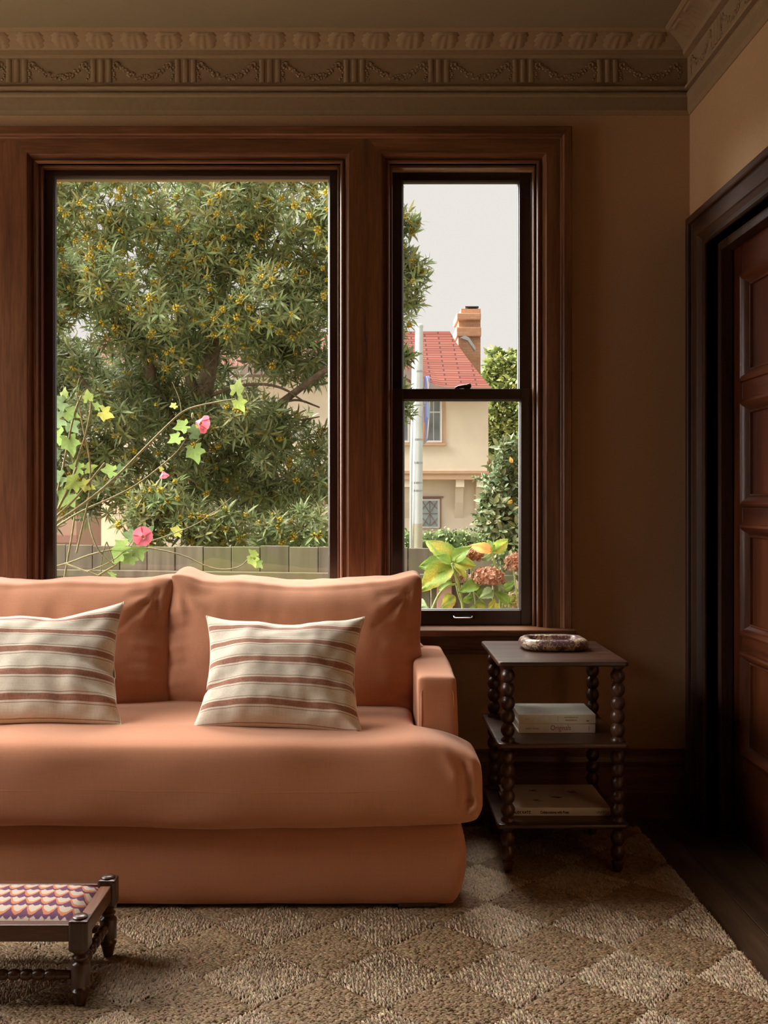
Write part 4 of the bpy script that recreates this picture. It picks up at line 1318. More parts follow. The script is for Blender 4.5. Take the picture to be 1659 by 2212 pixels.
limb([(560, 900, 8.5), (640, 910, 8.3), (690, 900, 8.2)], 0.014, 0.005)
limb([(435, 880, 8.7), (380, 740, 8.8), (400, 600, 8.8), (380, 450, 8.8)], 0.05, 0.02)
limb([(470, 720, 8.7), (560, 600, 8.6), (620, 480, 8.5)], 0.04, 0.015)
limb([(428, 1120, 8.7), (300, 960, 8.7), (200, 860, 8.6), (140, 760, 8.5)], 0.05, 0.02)
limb([(620, 620, 8.4), (760, 600, 8.2), (890, 590, 8.1)], 0.02, 0.005)

# ---- board fence
fence = thing('board_fence', 'weathered grey-green board fence with a level rail', 'fence', loc=(-0.5, 6.0, GZ))
def fence_mat():
    m, nt, b = nt_new('weathered_board')
    n = N(nt, 'ShaderNodeTexNoise', i_Scale=1.0, i_Detail=5.0); L(nt, coords(nt, (22, 22, 2.0)), n.inputs[0])
    g = N(nt, 'ShaderNodeTexNoise', i_Scale=3.2, i_Detail=3.0); L(nt, coords(nt, (1, 1, 1)), g.inputs[0])
    a = ramp(nt, [(0.3, (0.10, 0.084, 0.058)), (0.5, (0.14, 0.118, 0.084)), (0.72, (0.172, 0.148, 0.108))], n.outputs[0])
    gm = ramp(nt, [(0.42, (0, 0, 0)), (0.62, (1, 1, 1))], g.outputs[0])
    oi = N(nt, 'ShaderNodeObjectInfo')
    mx = N(nt, 'ShaderNodeMix', data_type='RGBA'); mx.inputs[7].default_value = (0.125, 0.14, 0.045, 1)
    k = N(nt, 'ShaderNodeMath', operation='MULTIPLY'); k.inputs[1].default_value = 0.75; L(nt, gm, k.inputs[0])
    L(nt, k.outputs[0], mx.inputs[0]); L(nt, a, mx.inputs[6])
    hs = N(nt, 'ShaderNodeHueSaturation'); L(nt, mx.outputs[2], hs.inputs['Color'])
    mr = N(nt, 'ShaderNodeMapRange'); mr.inputs[3].default_value = 0.82; mr.inputs[4].default_value = 1.15; L(nt, oi.outputs['Random'], mr.inputs[0]); L(nt, mr.outputs[0], hs.inputs['Value'])
    L(nt, hs.outputs[0], b.inputs['Base Color']); b.inputs['Roughness'].default_value = 0.9
    bump(nt, n.outputs[0], b, 0.3, 0.004)
    return m
fm = fence_mat()
fA, fB = P(-250, 1172, 6.55), P(1300, 1190, 5.75)
ftop = 0.848
fdir = (Vector((fB.x, fB.y, 0)) - Vector((fA.x, fA.y, 0))); flen = fdir.length; fdir.normalize(); fnor = Vector((fdir.y, -fdir.x, 0))
def fbox(a, b, d0, d1, z0, z1, nm, mat=fm, bev=0.003):
    m = MB(); o = Vector((fA.x, fA.y, 0))
    c = []
    for z in (z0, z1):
        for (s, d) in ((a, d0), (b, d0), (b, d1), (a, d1)):
            q = o + fdir * s + fnor * d; c.append((q.x, q.y, z))
    m.add(c, [(0, 3, 2, 1), (4, 5, 6, 7), (0, 1, 5, 4), (1, 2, 6, 5), (2, 3, 7, 6), (3, 0, 4, 7)])
    return m.build(nm, mat, fence, bevel=bev, seg=1)
s = 0.0
while s < flen:
    w = 0.183
    dz = rt.uniform(-.006, .006); dd = rt.uniform(-.003, .003)
    fbox(s + 0.002, s + w - 0.002, dd - 0.02, dd, 0.66, ftop + dz, 'board')
    s2 = s - 0.05
    fbox(s2 + 0.003, s2 + w - 0.003, -0.045 + dd, -0.022 + dd, GZ, 0.69 , 'board')
    s += w
fbox(0, flen, -0.0205, 0.045, 0.652, 0.694, 'rail')
fbox(0, flen, -0.022, 0.02, -0.55, -0.46, 'rail')
s = 0.55
while s < flen:
    fbox(s, s + 0.09, -0.10, 0.012, GZ, 0.655, 'post', plain('redwood_post_%d' % int(s * 10), (0.36, 0.22, 0.16), 0.85, nscale=12, var=0.2))
    s += 1.55

# ---- pink-flowered mallow shrub close to the glass
mallow = thing('flowering_mallow', 'leggy shrub with pink flowers and maple-shaped leaves outside the picture window', 'shrub', loc=(X(110, 4.3), 4.3, GZ))
def mallow_leaf(seed, col):
    r = random.Random(seed); pts = []
    lobes = 5
    for k in range(lobes * 4 + 1):
        t = k / (lobes * 4); a = math.radians(-150 + 300 * t)
        ph = abs(((t * lobes) % 1) - 0.5) * 2
        amp = (0.6, 0.78, 1.0, 0.78, 0.6)[min(4, int(t * lobes))]
        rad = (0.74 + 0.36 * (1 - ph) ** 1.5) * amp * r.uniform(.93, 1.07)
        pts.append((rad * math.cos(a), rad * math.sin(a)))
    V_ = [(0, 0, 0)]; T_ = []
    for q in (0.5, 1.0):
        for (x, y) in pts: V_.append((x * q, y * q, -0.28 * q * q * (x * x + y * y) * 0.8 + 0.10 * abs(y) * q))
    n = len(pts)
    for k in range(n - 1):
        T_.append((0, 1 + k, 2 + k)); T_ += [(1 + k, 1 + n + k, 2 + n + k), (1 + k, 2 + n + k, 2 + k)]
    V_ = np.array(V_); c = np.array(col)[None] * (0.85 + 0.3 * np.random.default_rng(seed).random((len(V_), 1)))
    me = fast_mesh('leaf', V_, np.array(T_), c, smooth=True); me.materials.append(soft_leaf)
    return me
ml = [mallow_leaf(1, (0.19, 0.27, 0.08)), mallow_leaf(2, (0.15, 0.215, 0.10)), mallow_leaf(3, (0.27, 0.34, 0.085)), mallow_leaf(4, (0.36, 0.36, 0.085))]
MZ = 4.3
def stem(pts, r0, r1, Z=MZ, root=mallow, nm='stem', mat=twig_m):
    return limb([(p[0], p[1], Z + (p[2] if len(p) > 2 else 0)) for p in pts], r0, r1, nm, mat, root)
stem([(60, 1160), (117, 1132), (200, 1075), (262, 1020), (310, 970), (360, 920), (392, 890), (420, 878), (470, 868), (508, 862)], 0.007, 0.0028)
stem([(392, 890), (388, 860), (372, 825)], 0.0022, 0.001)
stem([(90, 1160, .05), (165, 1108, .05), (250, 1072), (300, 1045), (350, 1005), (385, 975), (403, 945)], 0.0052, 0.002)
stem([(130, 1300, .1), (145, 1215, .1), (160, 1130, .1), (166, 1060, .1), (162, 1010, .05), (150, 970)], 0.005, 0.003)
stem([(165, 1195, .08), (180, 1130, .05), (196, 1060), (195, 990), (180, 930), (172, 880), (165, 850)], 0.0042, 0.003)
stem([(110, 1120, .02), (130, 1040), (150, 940), (164, 880), (176, 855)], 0.0048, 0.0038)
stem([(150, 1060, .05), (165, 1000), (185, 940), (196, 890), (196, 865)], 0.0048, 0.004)
stem([(117, 1120), (160, 1080), (190, 1045), (226, 1000)], 0.006, 0.0045)
stem([(100, 1228, .05), (145, 1218, .05), (200, 1195), (275, 1182), (330, 1184), (400, 1200), (440, 1222), (480, 1232), (520, 1225), (538, 1205)], 0.0045, 0.0018)
stem([(275, 1182), (340, 1165), (395, 1145), (430, 1130), (470, 1100), (500, 1075)], 0.0028, 0.0012)
stem([(140, 1217, .04), (190, 1236), (240, 1252), (290, 1268)], 0.0045, 0.003)
stem([(150, 1290, .05), (190, 1260), (220, 1238), (252, 1220)], 0.0050, 0.0045)
stem([(190, 1110, .05), (196, 1150), (212, 1190), (235, 1212), (248, 1222)], 0.0042, 0.0035)
stem([(215, 1300, .05), (218, 1240, .05), (220, 1200), (230, 1170)], 0.003, 0.0022)
stem([(230, 1170), (240, 1195), (246, 1215)], 0.003, 0.0022)
stem([(190, 1234), (240, 1215), (275, 1185), (290, 1160)], 0.003, 0.0015)
stem([(125, 1100), (150, 1050), (165, 1010)], 0.006, 0.005)
stem([(60, 2100, .1), (75, 1600, .1), (100, 1300, .1), (117, 1132)], 0.012, 0.007)
stem([(120, 2100, .1), (125, 1600, .1), (130, 1300, .1)], 0.012, 0.006)
def mleaf(px, py, sz, k, az=0.0, tilt=0.5, roll=0.0, dz=0.0):
    Z = MZ + dz
    o = bpy.data.objects.new('leaf', ml[k]); COL.objects.link(o)
    M = Matrix.Translation(P(px, py, Z)) @ Matrix.Rotation(math.radians(az), 4, Vector((0, -1, 0))) @ Matrix.Rotation(math.pi / 2 - tilt, 4, 'X') @ Matrix.Rotation(roll, 4, 'X') @ Matrix.Scale(sz * Z / F, 4)
    place(o, mallow, M)
for a in [(510, 845, 27, 2, 80), (515, 866, 24, 2, -60), (378, 876, 12, 3, 200), (400, 920, 26, 0, 200), (385, 945, 24, 0, 215), (415, 935, 24, 1, 20), (420, 970, 30, 0, -75), (425, 925, 18, 3, -30),
          (243, 1018, 26, 0, 180), (255, 1015, 18, 1, 20), (222, 890, 24, 3, -25), (212, 880, 16, 0, 150), (190, 862, 20, 2, 100), (135, 870, 26, 1, 200), (128, 905, 34, 1, 190), (145, 890, 26, 0, -20), (152, 915, 24, 1, -50),
          (130, 940, 32, 0, 200), (150, 950, 34, 0, -70), (138, 855, 18, 2, 90), (172, 1012, 24, 0, 170), (188, 1012, 20, 2, 20), (165, 1040, 30, 2, 210), (182, 1045, 24, 3, -20), (150, 1070, 34, 0, 225), (132, 1030, 28, 1, 200),
          (270, 1180, 30, 0, 200), (262, 1195, 30, 0, 230), (290, 1160, 26, 1, 170), (300, 1185, 26, 0, -70), (315, 1150, 20, 1, 40), (386, 1150, 20, 3, 160), (545, 1205, 20, 2, -70), (550, 1200, 17, 2, 140), (556, 1215, 16, 0, -45),
          (246, 1243, 16, 0, 160), (118, 985, 24, 1, 100), (350, 1015, 10, 3, 150), (285, 1205, 24, 0, 215)]:
    mleaf(a[0], a[1], a[2], a[3], a[4], tilt=rt.uniform(0.15, 0.6), roll=rt.uniform(-.4, .4), dz=rt.uniform(-.03, .03))
def mallow_flower(px, py, size, d, openness):
    rr = np.random.default_rng(int(px)); out = []
    n, q = 7, 6
    for k in range(5):
        Vp = []; Tp = []
        for j in range(q):
            t = j / (q - 1)
            rad = 0.12 + openness * (t ** 1.2); zz = 0.95 * t - 0.35 * openness * t * t
            for i in range(n):
                u = -1 + 2 * i / (n - 1)
                a = 2 * math.pi * k / 5 + u * 0.75 * (0.35 + 0.65 * math.sin(math.pi * min(1, t * 0.62 + 0.1)))
                Vp.append((rad * math.cos(a), rad * math.sin(a), zz - 0.1 * u * u * t + 0.04 * math.sin(u * 9) * t))
        for j in range(q - 1):
            for i in range(n - 1):
                b0 = j * n + i; Tp += [(b0, b0 + 1, b0 + n + 1), (b0, b0 + n + 1, b0 + n)]
        Vp = np.array(Vp); base = np.array((0.80, 0.20, 0.26)); c = np.clip(base[None] * (0.8 + 0.35 * np.clip(Vp[:, 2:3], 0, 1)) * rr.uniform(.9, 1.1), 0, 1)
        out.append((Vp, np.array(Tp), c))
    V_, T_, C_ = join(out)
    M = np.array(axis_mat(P(px, py, MZ - 0.02), d, size * MZ / F))
    V_ = (np.concatenate([V_, np.ones((len(V_), 1))], 1) @ M.T)[:, :3]
    fl_ = mobj('flower', fast_mesh('flower', V_, T_, C_, smooth=True), petal_m, mallow)
    cc = ico_cluster(10, 0.12, 0.07, 3, (0.75, 0.5, 0.12)); Vc = cc[0] + np.array((0, 0, 0.35)); Vc = (np.concatenate([Vc, np.ones((len(Vc), 1))], 1) @ M.T)[:, :3]
    mobj('stamens', fast_mesh('stamens', Vc, cc[1], cc[2]), petal_m, fl_)
mallow_flower(424, 912, 30, (0.9, -0.35, -0.25), 0.55)
mallow_flower(352, 1018, 17, (0.3, -0.3, -0.9), 0.5)
mallow_flower(309, 1160, 22, (0.15, -0.95, 0.15), 0.85)
for (px, py) in ((416, 898), (134, 858)):
    bm_ = bm_blobs('bud', [(P(px, py, MZ), (0.006, 0.006, 0.014))], 2); mobj('bud', bm_, stem_g, mallow)

# ---- hydrangea below the sash window
hyd = thing('hydrangea', 'hydrangea with broad yellowing leaves and dried brown flower heads', 'shrub', loc=(X(1010, 4.95), 4.95, GZ))
HZ = 4.95
def broad_leaf(seed, col, col2):
    n, q = 9, 13
    r = random.Random(seed); V_ = []; T_ = []; C_ = []
    for j in range(q):
        t = j / (q - 1)
        w = 0.36 * math.sin(math.pi * t ** 0.85) ** 0.8 * (1 - 0.25 * t)
        for i in range(n):
            u = -1 + 2 * i / (n - 1)
            V_.append((t, u * w * (1 + 0.05 * math.sin(t * 40)), 0.16 * abs(u) * w * 2 - 0.32 * t * t + 0.02 * math.cos(t * 34) * (1 - abs(u)) + 0.03 * math.sin(u * 4 + t * 6 + seed)))
            f_ = max(0, min(1, noise.noise(Vector((t * 2.5 + seed, u * 1.5, 0))) * 1.6 + 0.4 * abs(u) + 0.3 * t - 0.1))
            c = [a * (1 - f_) + b * f_ for a, b in zip(col, col2)]
            if abs(u) < 0.1: c = [min(1, x * 1.25) for x in c]
            C_.append(c)
    for j in range(q - 1):
        for i in range(n - 1):
            b0 = j * n + i; T_ += [(b0, b0 + n, b0 + n + 1), (b0, b0 + n + 1, b0 + 1)]
    me = fast_mesh('leaf', np.array(V_), np.array(T_), np.array(C_), smooth=True); me.materials.append(soft_leaf)
    return me
G1, G2, Y1, O1 = (0.21, 0.32, 0.055), (0.14, 0.23, 0.055), (0.46, 0.40, 0.07), (0.52, 0.23, 0.05)
hl = [broad_leaf(1, G1, G2), broad_leaf(2, G1, Y1), broad_leaf(3, Y1, G1), broad_leaf(4, O1, Y1), broad_leaf(5, G2, G1), broad_leaf(6, (0.3, 0.38, 0.2), G2)]
def hleaf(px, py, tx, ty, k, tip_dz=0.0, lift=0.25, roll=0.0, Z=HZ, root=None):
    """a leaf whose base is at (px,py) and tip at (tx,ty), tip nearer or farther by tip_dz metres"""
    a, b = P(px, py, Z), P(tx, ty, Z + tip_dz)
    d = b - a; ln = d.length; xax = d.normalized()
    nrm = Vector((0.0, -1.0, 0.55)); nrm = (nrm - xax * nrm.dot(xax)).normalized()
    yax = nrm.cross(xax)
    M = Matrix((xax, yax, nrm)).transposed().to_4x4()
    M = Matrix.Translation(a) @ M @ Matrix.Rotation(roll, 4, 'X') @ Matrix.Rotation(-0.16, 4, 'Y') @ Matrix.Scale(ln * 1.05, 4)
    o = bpy.data.objects.new('leaf', hl[k]); COL.objects.link(o); place(o, hyd, M)
for a in [(976, 1216, 926, 1166, 1), (976, 1214, 966, 1172, 0), (978, 1214, 1013, 1180, 0), (974, 1217, 911, 1221, 0), (976, 1220, 912, 1268, 1), (978, 1218, 1028, 1218, 1), (980, 1222, 1010, 1246, 2), (975, 1215, 945, 1200, 0),
          (1061, 1195, 1016, 1175, 3), (1062, 1193, 1056, 1166, 0), (1064, 1193, 1097, 1166, 1), (1062, 1196, 1042, 1210, 5),
          (978, 1256, 947, 1272, 0), (980, 1285, 962, 1320, 3), (978, 1284, 958, 1310, 1), (1035, 1262, 995, 1275, 0), (1030, 1285, 1052, 1272, 4), (1020, 1285, 1005, 1300, 4), (1064, 1275, 1040, 1290, 5), (1050, 1318, 1018, 1310, 1), (1060, 1318, 1068, 1296, 2),
          (1062, 1322, 1085, 1304, 2), (1100, 1305, 1072, 1278, 0), (1102, 1305, 1128, 1270, 0), (1100, 1308, 1120, 1285, 1), (1090, 1276, 1110, 1256, 0), (1090, 1276, 1075, 1262, 5), (1010, 1325, 1030, 1312, 4), (1030, 1330, 1010, 1318, 5),
          (1000, 1300, 1022, 1290, 0), (1045, 1300, 1020, 1318, 0), (1110, 1330, 1085, 1320, 4), (985, 1335, 1005, 1322, 4), (905, 1325, 921, 1312, 5), (896, 1300, 920, 1308, 5), (1120, 1250, 1140, 1235, 0), (1140, 1300, 1165, 1285, 1), (1150, 1290, 1175, 1300, 4)]:
    hleaf(*a, tip_dz=rt.uniform(-.06, .04), roll=rt.uniform(-.45, .45), Z=HZ + rt.uniform(-.05, .05))
def hstem(pts, r0, r1): limb([(p[0], p[1], HZ + (p[2] if len(p) > 2 else 0)) for p in pts], r0, r1, 'stem', stem_g, hyd)
hstem([(1010, 1420), (1003, 1330), (995, 1280), (985, 1245), (976, 1216)], 0.010, 0.0065)
hstem([(925, 1345), (935, 1310), (950, 1280), (968, 1264), (985, 1262)], 0.0065, 0.006)
hstem([(985, 1262, .02), (990, 1285), (1000, 1310), (1005, 1330)], 0.004, 0.005)
hstem([(1075, 1240), (1068, 1215), (1062, 1193)], 0.006, 0.005)
hstem([(1080, 1400), (1082, 1330), (1080, 1270), (1076, 1235)], 0.008, 0.006)
hstem([(1035, 1400), (1030, 1320), (1020, 1260), (1018, 1225)], 0.005, 0.003)
hstem([(1060, 1325), (1040, 1295), (1015, 1270)], 0.004, 0.003)
hstem([(1005, 1300), (1020, 1275), (1025, 1262)], 0.0035, 0.003)
hstem([(1062, 1193), (1050, 1203), (1040, 1206)], 0.003, 0.0025)
hstem([(1130, 1400), (1120, 1320), (1112, 1250), (1108, 1225)], 0.006, 0.004)
hstem([(1100, 1400), (1100, 1330), (1100, 1305)], 0.006, 0.005)
hstem([(1064, 1330), (1064, 1300), (1066, 1268)], 0.004, 0.003)
hstem([(1030, 2060), (1020, 1700), (1010, 1420)], 0.013, 0.010)
hstem([(1070, 2060), (1078, 1700), (1080, 1400)], 0.012, 0.008)
hstem([(1120, 2060), (1125, 1700), (1130, 1400)], 0.010, 0.006)
def flower_head(px, py, rpx, rpy, cols, seed, dz=0.0, n=110):
    r = np.random.default_rng(seed); Z = HZ + dz
    pv = np.array([(0, 0, 0), (0.6, 0.45, .15), (1, 0, .1), (0.6, -0.45, .15)]); pt = np.array([(0, 2, 1), (0, 3, 2)])
    mats, cs = [], []
    R, Rz = rpx * Z / F, rpy * Z / F
    for k in range(n):
        z = 1 - 1.75 * (k + .5) / n; a = k * 2.39996; s = math.sqrt(max(0, 1 - z * z))
        d = Vector((s * math.cos(a), s * math.sin(a), z)); p = P(px, py, Z) + Vector((d.x * R, d.y * R * .8, d.z * Rz)) * r.uniform(.8, 1.05)
        A = axis_mat(p, d + Vector(r.normal(0, .45, 3)), 0.0145 * r.uniform(.7, 1.25), r.uniform(0, 6))
        c = np.array(cols[r.integers(len(cols))]) * r.uniform(.7, 1.25)
        for q in range(4):
            mats.append(np.array(A @ Matrix.Rotation(q * math.pi / 2, 4, 'Z') @ Matrix.Rotation(r.uniform(-.6, .2), 4, 'Y'))); cs.append(np.clip(c, 0, 1))
    V_, T_, C_ = stamp(pv, pt, mats, cs)
    mobj('flower_head', fast_mesh('flower_head', V_, T_, C_), petal_m, hyd)
BR = [(0.34, 0.15, 0.08), (0.42, 0.21, 0.12), (0.26, 0.11, 0.06), (0.5, 0.3, 0.2)]
PK = [(0.62, 0.42, 0.33), (0.55, 0.5, 0.3), (0.66, 0.5, 0.4), (0.5, 0.28, 0.22)]
flower_head(1056, 1246, 34, 19, BR, 1, -0.02, 170)
flower_head(1022, 1198, 22, 14, BR, 2, 0.08)
flower_head(1116, 1216, 24, 21, BR, 3, 0.02, 130)
flower_head(958, 1234, 28, 22, PK, 4, 0.08)
flower_head(990, 1246, 18, 14, PK, 5, 0.07, 70)
flower_head(1030, 1252, 16, 14, PK, 6, 0.05, 60)
flower_head(1114, 1300, 22, 20, PK, 7, 0.04)
flower_head(1145, 1262, 18, 16, BR, 8, 0.05, 70)

# ---- glossy bush beside the fence
bush = thing('glossy_bush', 'dark glossy-leaved bush overhanging the fence at the right of the sash window', 'shrub', loc=(X(1130, 5.5), 5.5, GZ))
bt = [spray_t(9, 0.062, 0.026, 90 + k, 0.05, -0.3, 1.0, (0.13, 0.185, 0.08), 0.4, 0.12) for k in range(3)]
it, ti = [], []
for (px, py, r, Z) in [(1100, 1000, 26, 5.5), (1078, 1030, 26, 5.5), (1110, 1050, 36, 5.5), (1085, 1075, 34, 5.45), (1105, 1110, 40, 5.45), (1072, 1115, 34, 5.4), (1080, 1150, 36, 5.4), (1112, 1165, 40, 5.4), (1060, 1130, 22, 5.4),
                       (1095, 1200, 26, 5.3), (1115, 1205, 26, 5.3), (1090, 975, 14, 5.5), (1115, 980, 22, 5.5), (1150, 1010, 45, 5.6), (1160, 1090, 50, 5.6), (1165, 1170, 50, 5.5), (1210, 1050, 50, 5.7), (1220, 1130, 55, 5.7), (1110, 1090, 60, 5.8), (1110, 1170, 55, 5.8), (1050, 1098, 10, 5.4), (1048, 1108, 8, 5.4)]:
    c = P(px, py, Z); R = r * Z / F
    for k in range(int(8 + 20 * (r / 36) ** 2)):
        d = Vector((rt.gauss(0, 1), rt.gauss(0, 1) - .3, rt.gauss(0, 1))).normalized(); rad = R * rt.uniform(.45, 1.05)
        it.append((rt.randrange(3), axis_mat(c + d * rad, d + Vector((0, -.2, .6)), rt.uniform(.6, 1.0), rt.uniform(0, 6.28)))); ti.append(rt.uniform(.6, 1.35))
def sprig(pts, Z, n, sc=0.8):
    q = [P(p[0], p[1], Z) for p in pts]
    MB().tube(q, [0.003 - 0.002 * i / (len(q) - 1) for i in range(len(q))], 5).build('twig', bark, bush, smooth=True)
    for k in range(n):
        t = k / max(1, n - 1) * (len(q) - 1); i = min(int(t), len(q) - 2); p = q[i].lerp(q[i + 1], t - i); dd = (q[i + 1] - q[i]).normalized()
        it.append((k % 3, axis_mat(p, dd, sc * rt.uniform(.7, 1), rt.uniform(0, 6)))); ti.append(rt.uniform(.8, 1.3))
sprig([(1078, 1075), (1060, 1052), (1045, 1040), (1032, 1035)], 5.35, 6, 0.62)
sprig([(1060, 1150), (1035, 1150), (1016, 1144)], 5.35, 5, 0.5)
sprig([(1100, 1040), (1092, 1000), (1088, 968)], 5.4, 6, 0.8)
sprig([(1085, 1080), (1082, 1035), (1080, 1003)], 5.4, 6, 0.8)
sprig([(1112, 1040), (1112, 1000), (1116, 975)], 5.4, 6, 0.8)
order = sorted(range(len(it)), key=lambda i: it[i][1].translation.y)
bm_s = []
for (V_, T_, C_) in bt:
    me = fast_mesh('leaf_spray', V_, T_, C_); me.materials.append(gloss_leaf); bm_s.append(me)
for i in order[:200]:
    o = bpy.data.objects.new('leaf_spray', bm_s[it[i][0]]); COL.objects.link(o); place(o, bush, it[i][1])
V_, T_, C_ = stamp_multi(bt, [it[i] for i in order[200:]], [ti[i] for i in order[200:]])
tag(mobj('foliage', fast_mesh('foliage', V_, T_, C_), gloss_leaf, bush), kind='stuff')
limb([(1140, 1500, 5.6), (1125, 1300, 5.6), (1115, 1180, 5.6), (1110, 1080, 5.6), (1105, 1010, 5.55)], 0.03, 0.008, 'trunk', bark, bush)
for (px, py) in ((1107, 1080), (1100, 1132), (1062, 1110), (1107, 1000)):
    o = bpy.data.objects.new('leaf', hl[2 if px != 1107 else 3]); COL.objects.link(o)
    place(o, bush, Matrix.Translation(P(px, py, 5.3)) @ Matrix.Rotation(rt.uniform(0, 6), 4, 'Y') @ Matrix.Rotation(1.2, 4, 'X') @ Matrix.Scale(0.035, 4))

# ---- street pole, banner
pole = thing('street_pole', 'tall pale steel street pole with a conduit, in front of the stucco house', 'pole', loc=(X(900, 22), 22, GZ))
pole_m = plain('galvanised_paint', (0.60, 0.64, 0.63), 0.5, 0.4, nscale=3, var=0.06)
pole_b = plain('buff_paint', (0.50, 0.47, 0.34), 0.6, 0.4, nscale=3, var=0.06)
def pr_at(py, px, r): return (X(px + r, 22) - X(px, 22), ZH(py, 22))
zt, zb_, zs_ = ZH(707, 22), GZ, ZH(1131, 22)
r0, r1 = 13.5 * 22 / F, 8.2 * 22 / F
cx0, cx1 = X(899, 22), X(905.5, 22)
def pole_seg(z0, z1, mat, nm):
    f0, f1 = (z0 - zb_) / (zt - zb_), (z1 - zb_) / (zt - zb_)
    n = 24; m = MB(); v = []; f = []
    for ff, z in ((f0, z0), (f1, z1)):
        r = r0 + (r1 - r0) * ff; c = cx0 + (cx1 - cx0) * ff
        v += [(c + r * math.cos(2 * math.pi * k / n), 22 + r * math.sin(2 * math.pi * k / n), z) for k in range(n)]
    f = [(k, (k + 1) % n, n + (k + 1) % n, n + k) for k in range(n)] + [tuple(range(n))[::-1], tuple(range(n, 2 * n))]
    m.add(v, f); autosmooth(m.build(nm, mat, pole))
pole_seg(zb_, zs_, pole_b, 'lower_shaft'); pole_seg(zs_, zt, pole_m, 'upper_shaft')
MB().lathe([(r1 * 1.08, zt), (r1 * 1.1, zt + 0.04), (r1 * 0.9, zt + 0.07)], (cx1, 22), 20).build('cap', pole_m, pole)
MB().tube([(X(887, 22), 21.9, GZ), (X(888, 22), 21.9, ZH(1000, 22)), (X(892.5, 22), 21.9, ZH(781, 22))], 0.03, 8).build('conduit', pole_m, pole, smooth=True)
for py in (803, 1000, 1043, 1060, 950):
    f = (ZH(py, 22) - zb_) / (zt - zb_)
    MB().lathe([((r0 + (r1 - r0) * f) * 1.03, ZH(py, 22) - 0.02), ((r0 + (r1 - r0) * f) * 1.03, ZH(py, 22) + 0.02)], (cx0 + (cx1 - cx0) * f, 22), 24).build('band', steel, pole)
def banner_mat():
    m, nt, b = nt_new('printed_banner')
    v = N(nt, 'ShaderNodeTexVoronoi', i_Scale=3.2); L(nt, coords(nt, (5.0, 1.0, 1.0)), v.inputs[0])
    sp_ = nt.nodes.new('ShaderNodeSeparateColor'); L(nt, v.outputs['Color'], sp_.inputs[0])
    r = nt.nodes.new('ShaderNodeValToRGB'); r.color_ramp.interpolation = 'CONSTANT'; e = r.color_ramp.elements
    for k, (p, c) in enumerate([(0.0, (0.20, 0.24, 0.60)), (0.3, (0.33, 0.50, 0.75)), (0.5, (0.30, 0.27, 0.62)), (0.72, (0.80, 0.52, 0.15)), (0.85, (0.78, 0.75, 0.70)), (0.93, (0.72, 0.30, 0.12))]):
        if k > 1: e.new(p)
        e[k].position = p; e[k].color = (*c, 1)
    L(nt, sp_.outputs[0], r.inputs[0]); L(nt, r.outputs[0], b.inputs['Base Color']); b.inputs['Roughness'].default_value = 0.7
    return m
m = MB(); v = []; f = []
nb = 10
for j in range(nb + 1):
    t = j / nb
    xa_, xb__ = X(916.5 - 1.5 * t, 22), X(931 + 2.0 * math.sin(t * 2.4) - 6 * t ** 3, 22)
    za, zc_ = ZH(812 + 148 * t, 22), ZH(803 + 145 * t, 22)
    for i in range(5):
        u = i / 4
        v.append((xa_ + (xb__ - xa_) * u, 22 + 0.75 * u + 0.05 * math.sin(t * 7 + u * 3), za + (zc_ - za) * u))
for j in range(nb):
    for i in range(4): f.append((j * 5 + i, j * 5 + i + 1, (j + 1) * 5 + i + 1, (j + 1) * 5 + i))
m.add(v, f)
ban = m.build('street_banner', banner_mat(), smooth=True)
sol = ban.modifiers.new('thick', 'SOLIDIFY'); sol.thickness = 0.012
tag(ban, 'blue and orange printed banner hanging from the street pole', 'banner')

# ---- stucco house
HZF = 30.0
house = thing('stucco_house', 'cream stucco house with a red shingle roof across the street', 'house', loc=(X(700, 32), 32, GZ))
stucco = plain('cream_stucco', (0.84, 0.71, 0.555), 0.9, 0.2, nscale=1.5, var=0.06)
peach = plain('peach_trim', (0.60, 0.38, 0.24), 0.8, 0.3, nscale=3, var=0.05)
white_p = plain('white_window_paint', (0.80, 0.78, 0.74), 0.5, 0.3, nscale=3, var=0.03)
dark_gl = plain('dim_window_glass', (0.16, 0.165, 0.16), 0.12, 0.6, nscale=2, var=0.4, bmp=0)
lead_gl = plain('leaded_glass', (0.36, 0.42, 0.42), 0.15, 0.6, nscale=4, var=0.15, bmp=0)
eave_m = plain('eave_board', (0.30, 0.22, 0.19), 0.8, 0.2, nscale=3)
def shingle_mat():
    m, nt, b = nt_new('red_shingles')
    br = N(nt, 'ShaderNodeTexBrick'); L(nt, coords(nt, (1, 1, 1), 'UV'), br.inputs[0])
    br.inputs['Color1'].default_value = (0.125, 0.036, 0.025, 1); br.inputs['Color2'].default_value = (0.165, 0.055, 0.038, 1); br.inputs['Mortar'].default_value = (0.05, 0.015, 0.011, 1)
    br.inputs['Scale'].default_value = 1.0; br.inputs['Mortar Size'].default_value = 0.034; br.inputs['Brick Width'].default_value = 0.9; br.inputs['Row Height'].default_value = 0.21; br.inputs['Mortar Smooth'].default_value = 0.6
    L(nt, br.outputs[0], b.inputs['Base Color']); b.inputs['Roughness'].default_value = 0.95; b.inputs['Specular IOR Level'].default_value = 0.1
    bump(nt, br.outputs['Fac'], b, -0.5, 0.02)
    return m
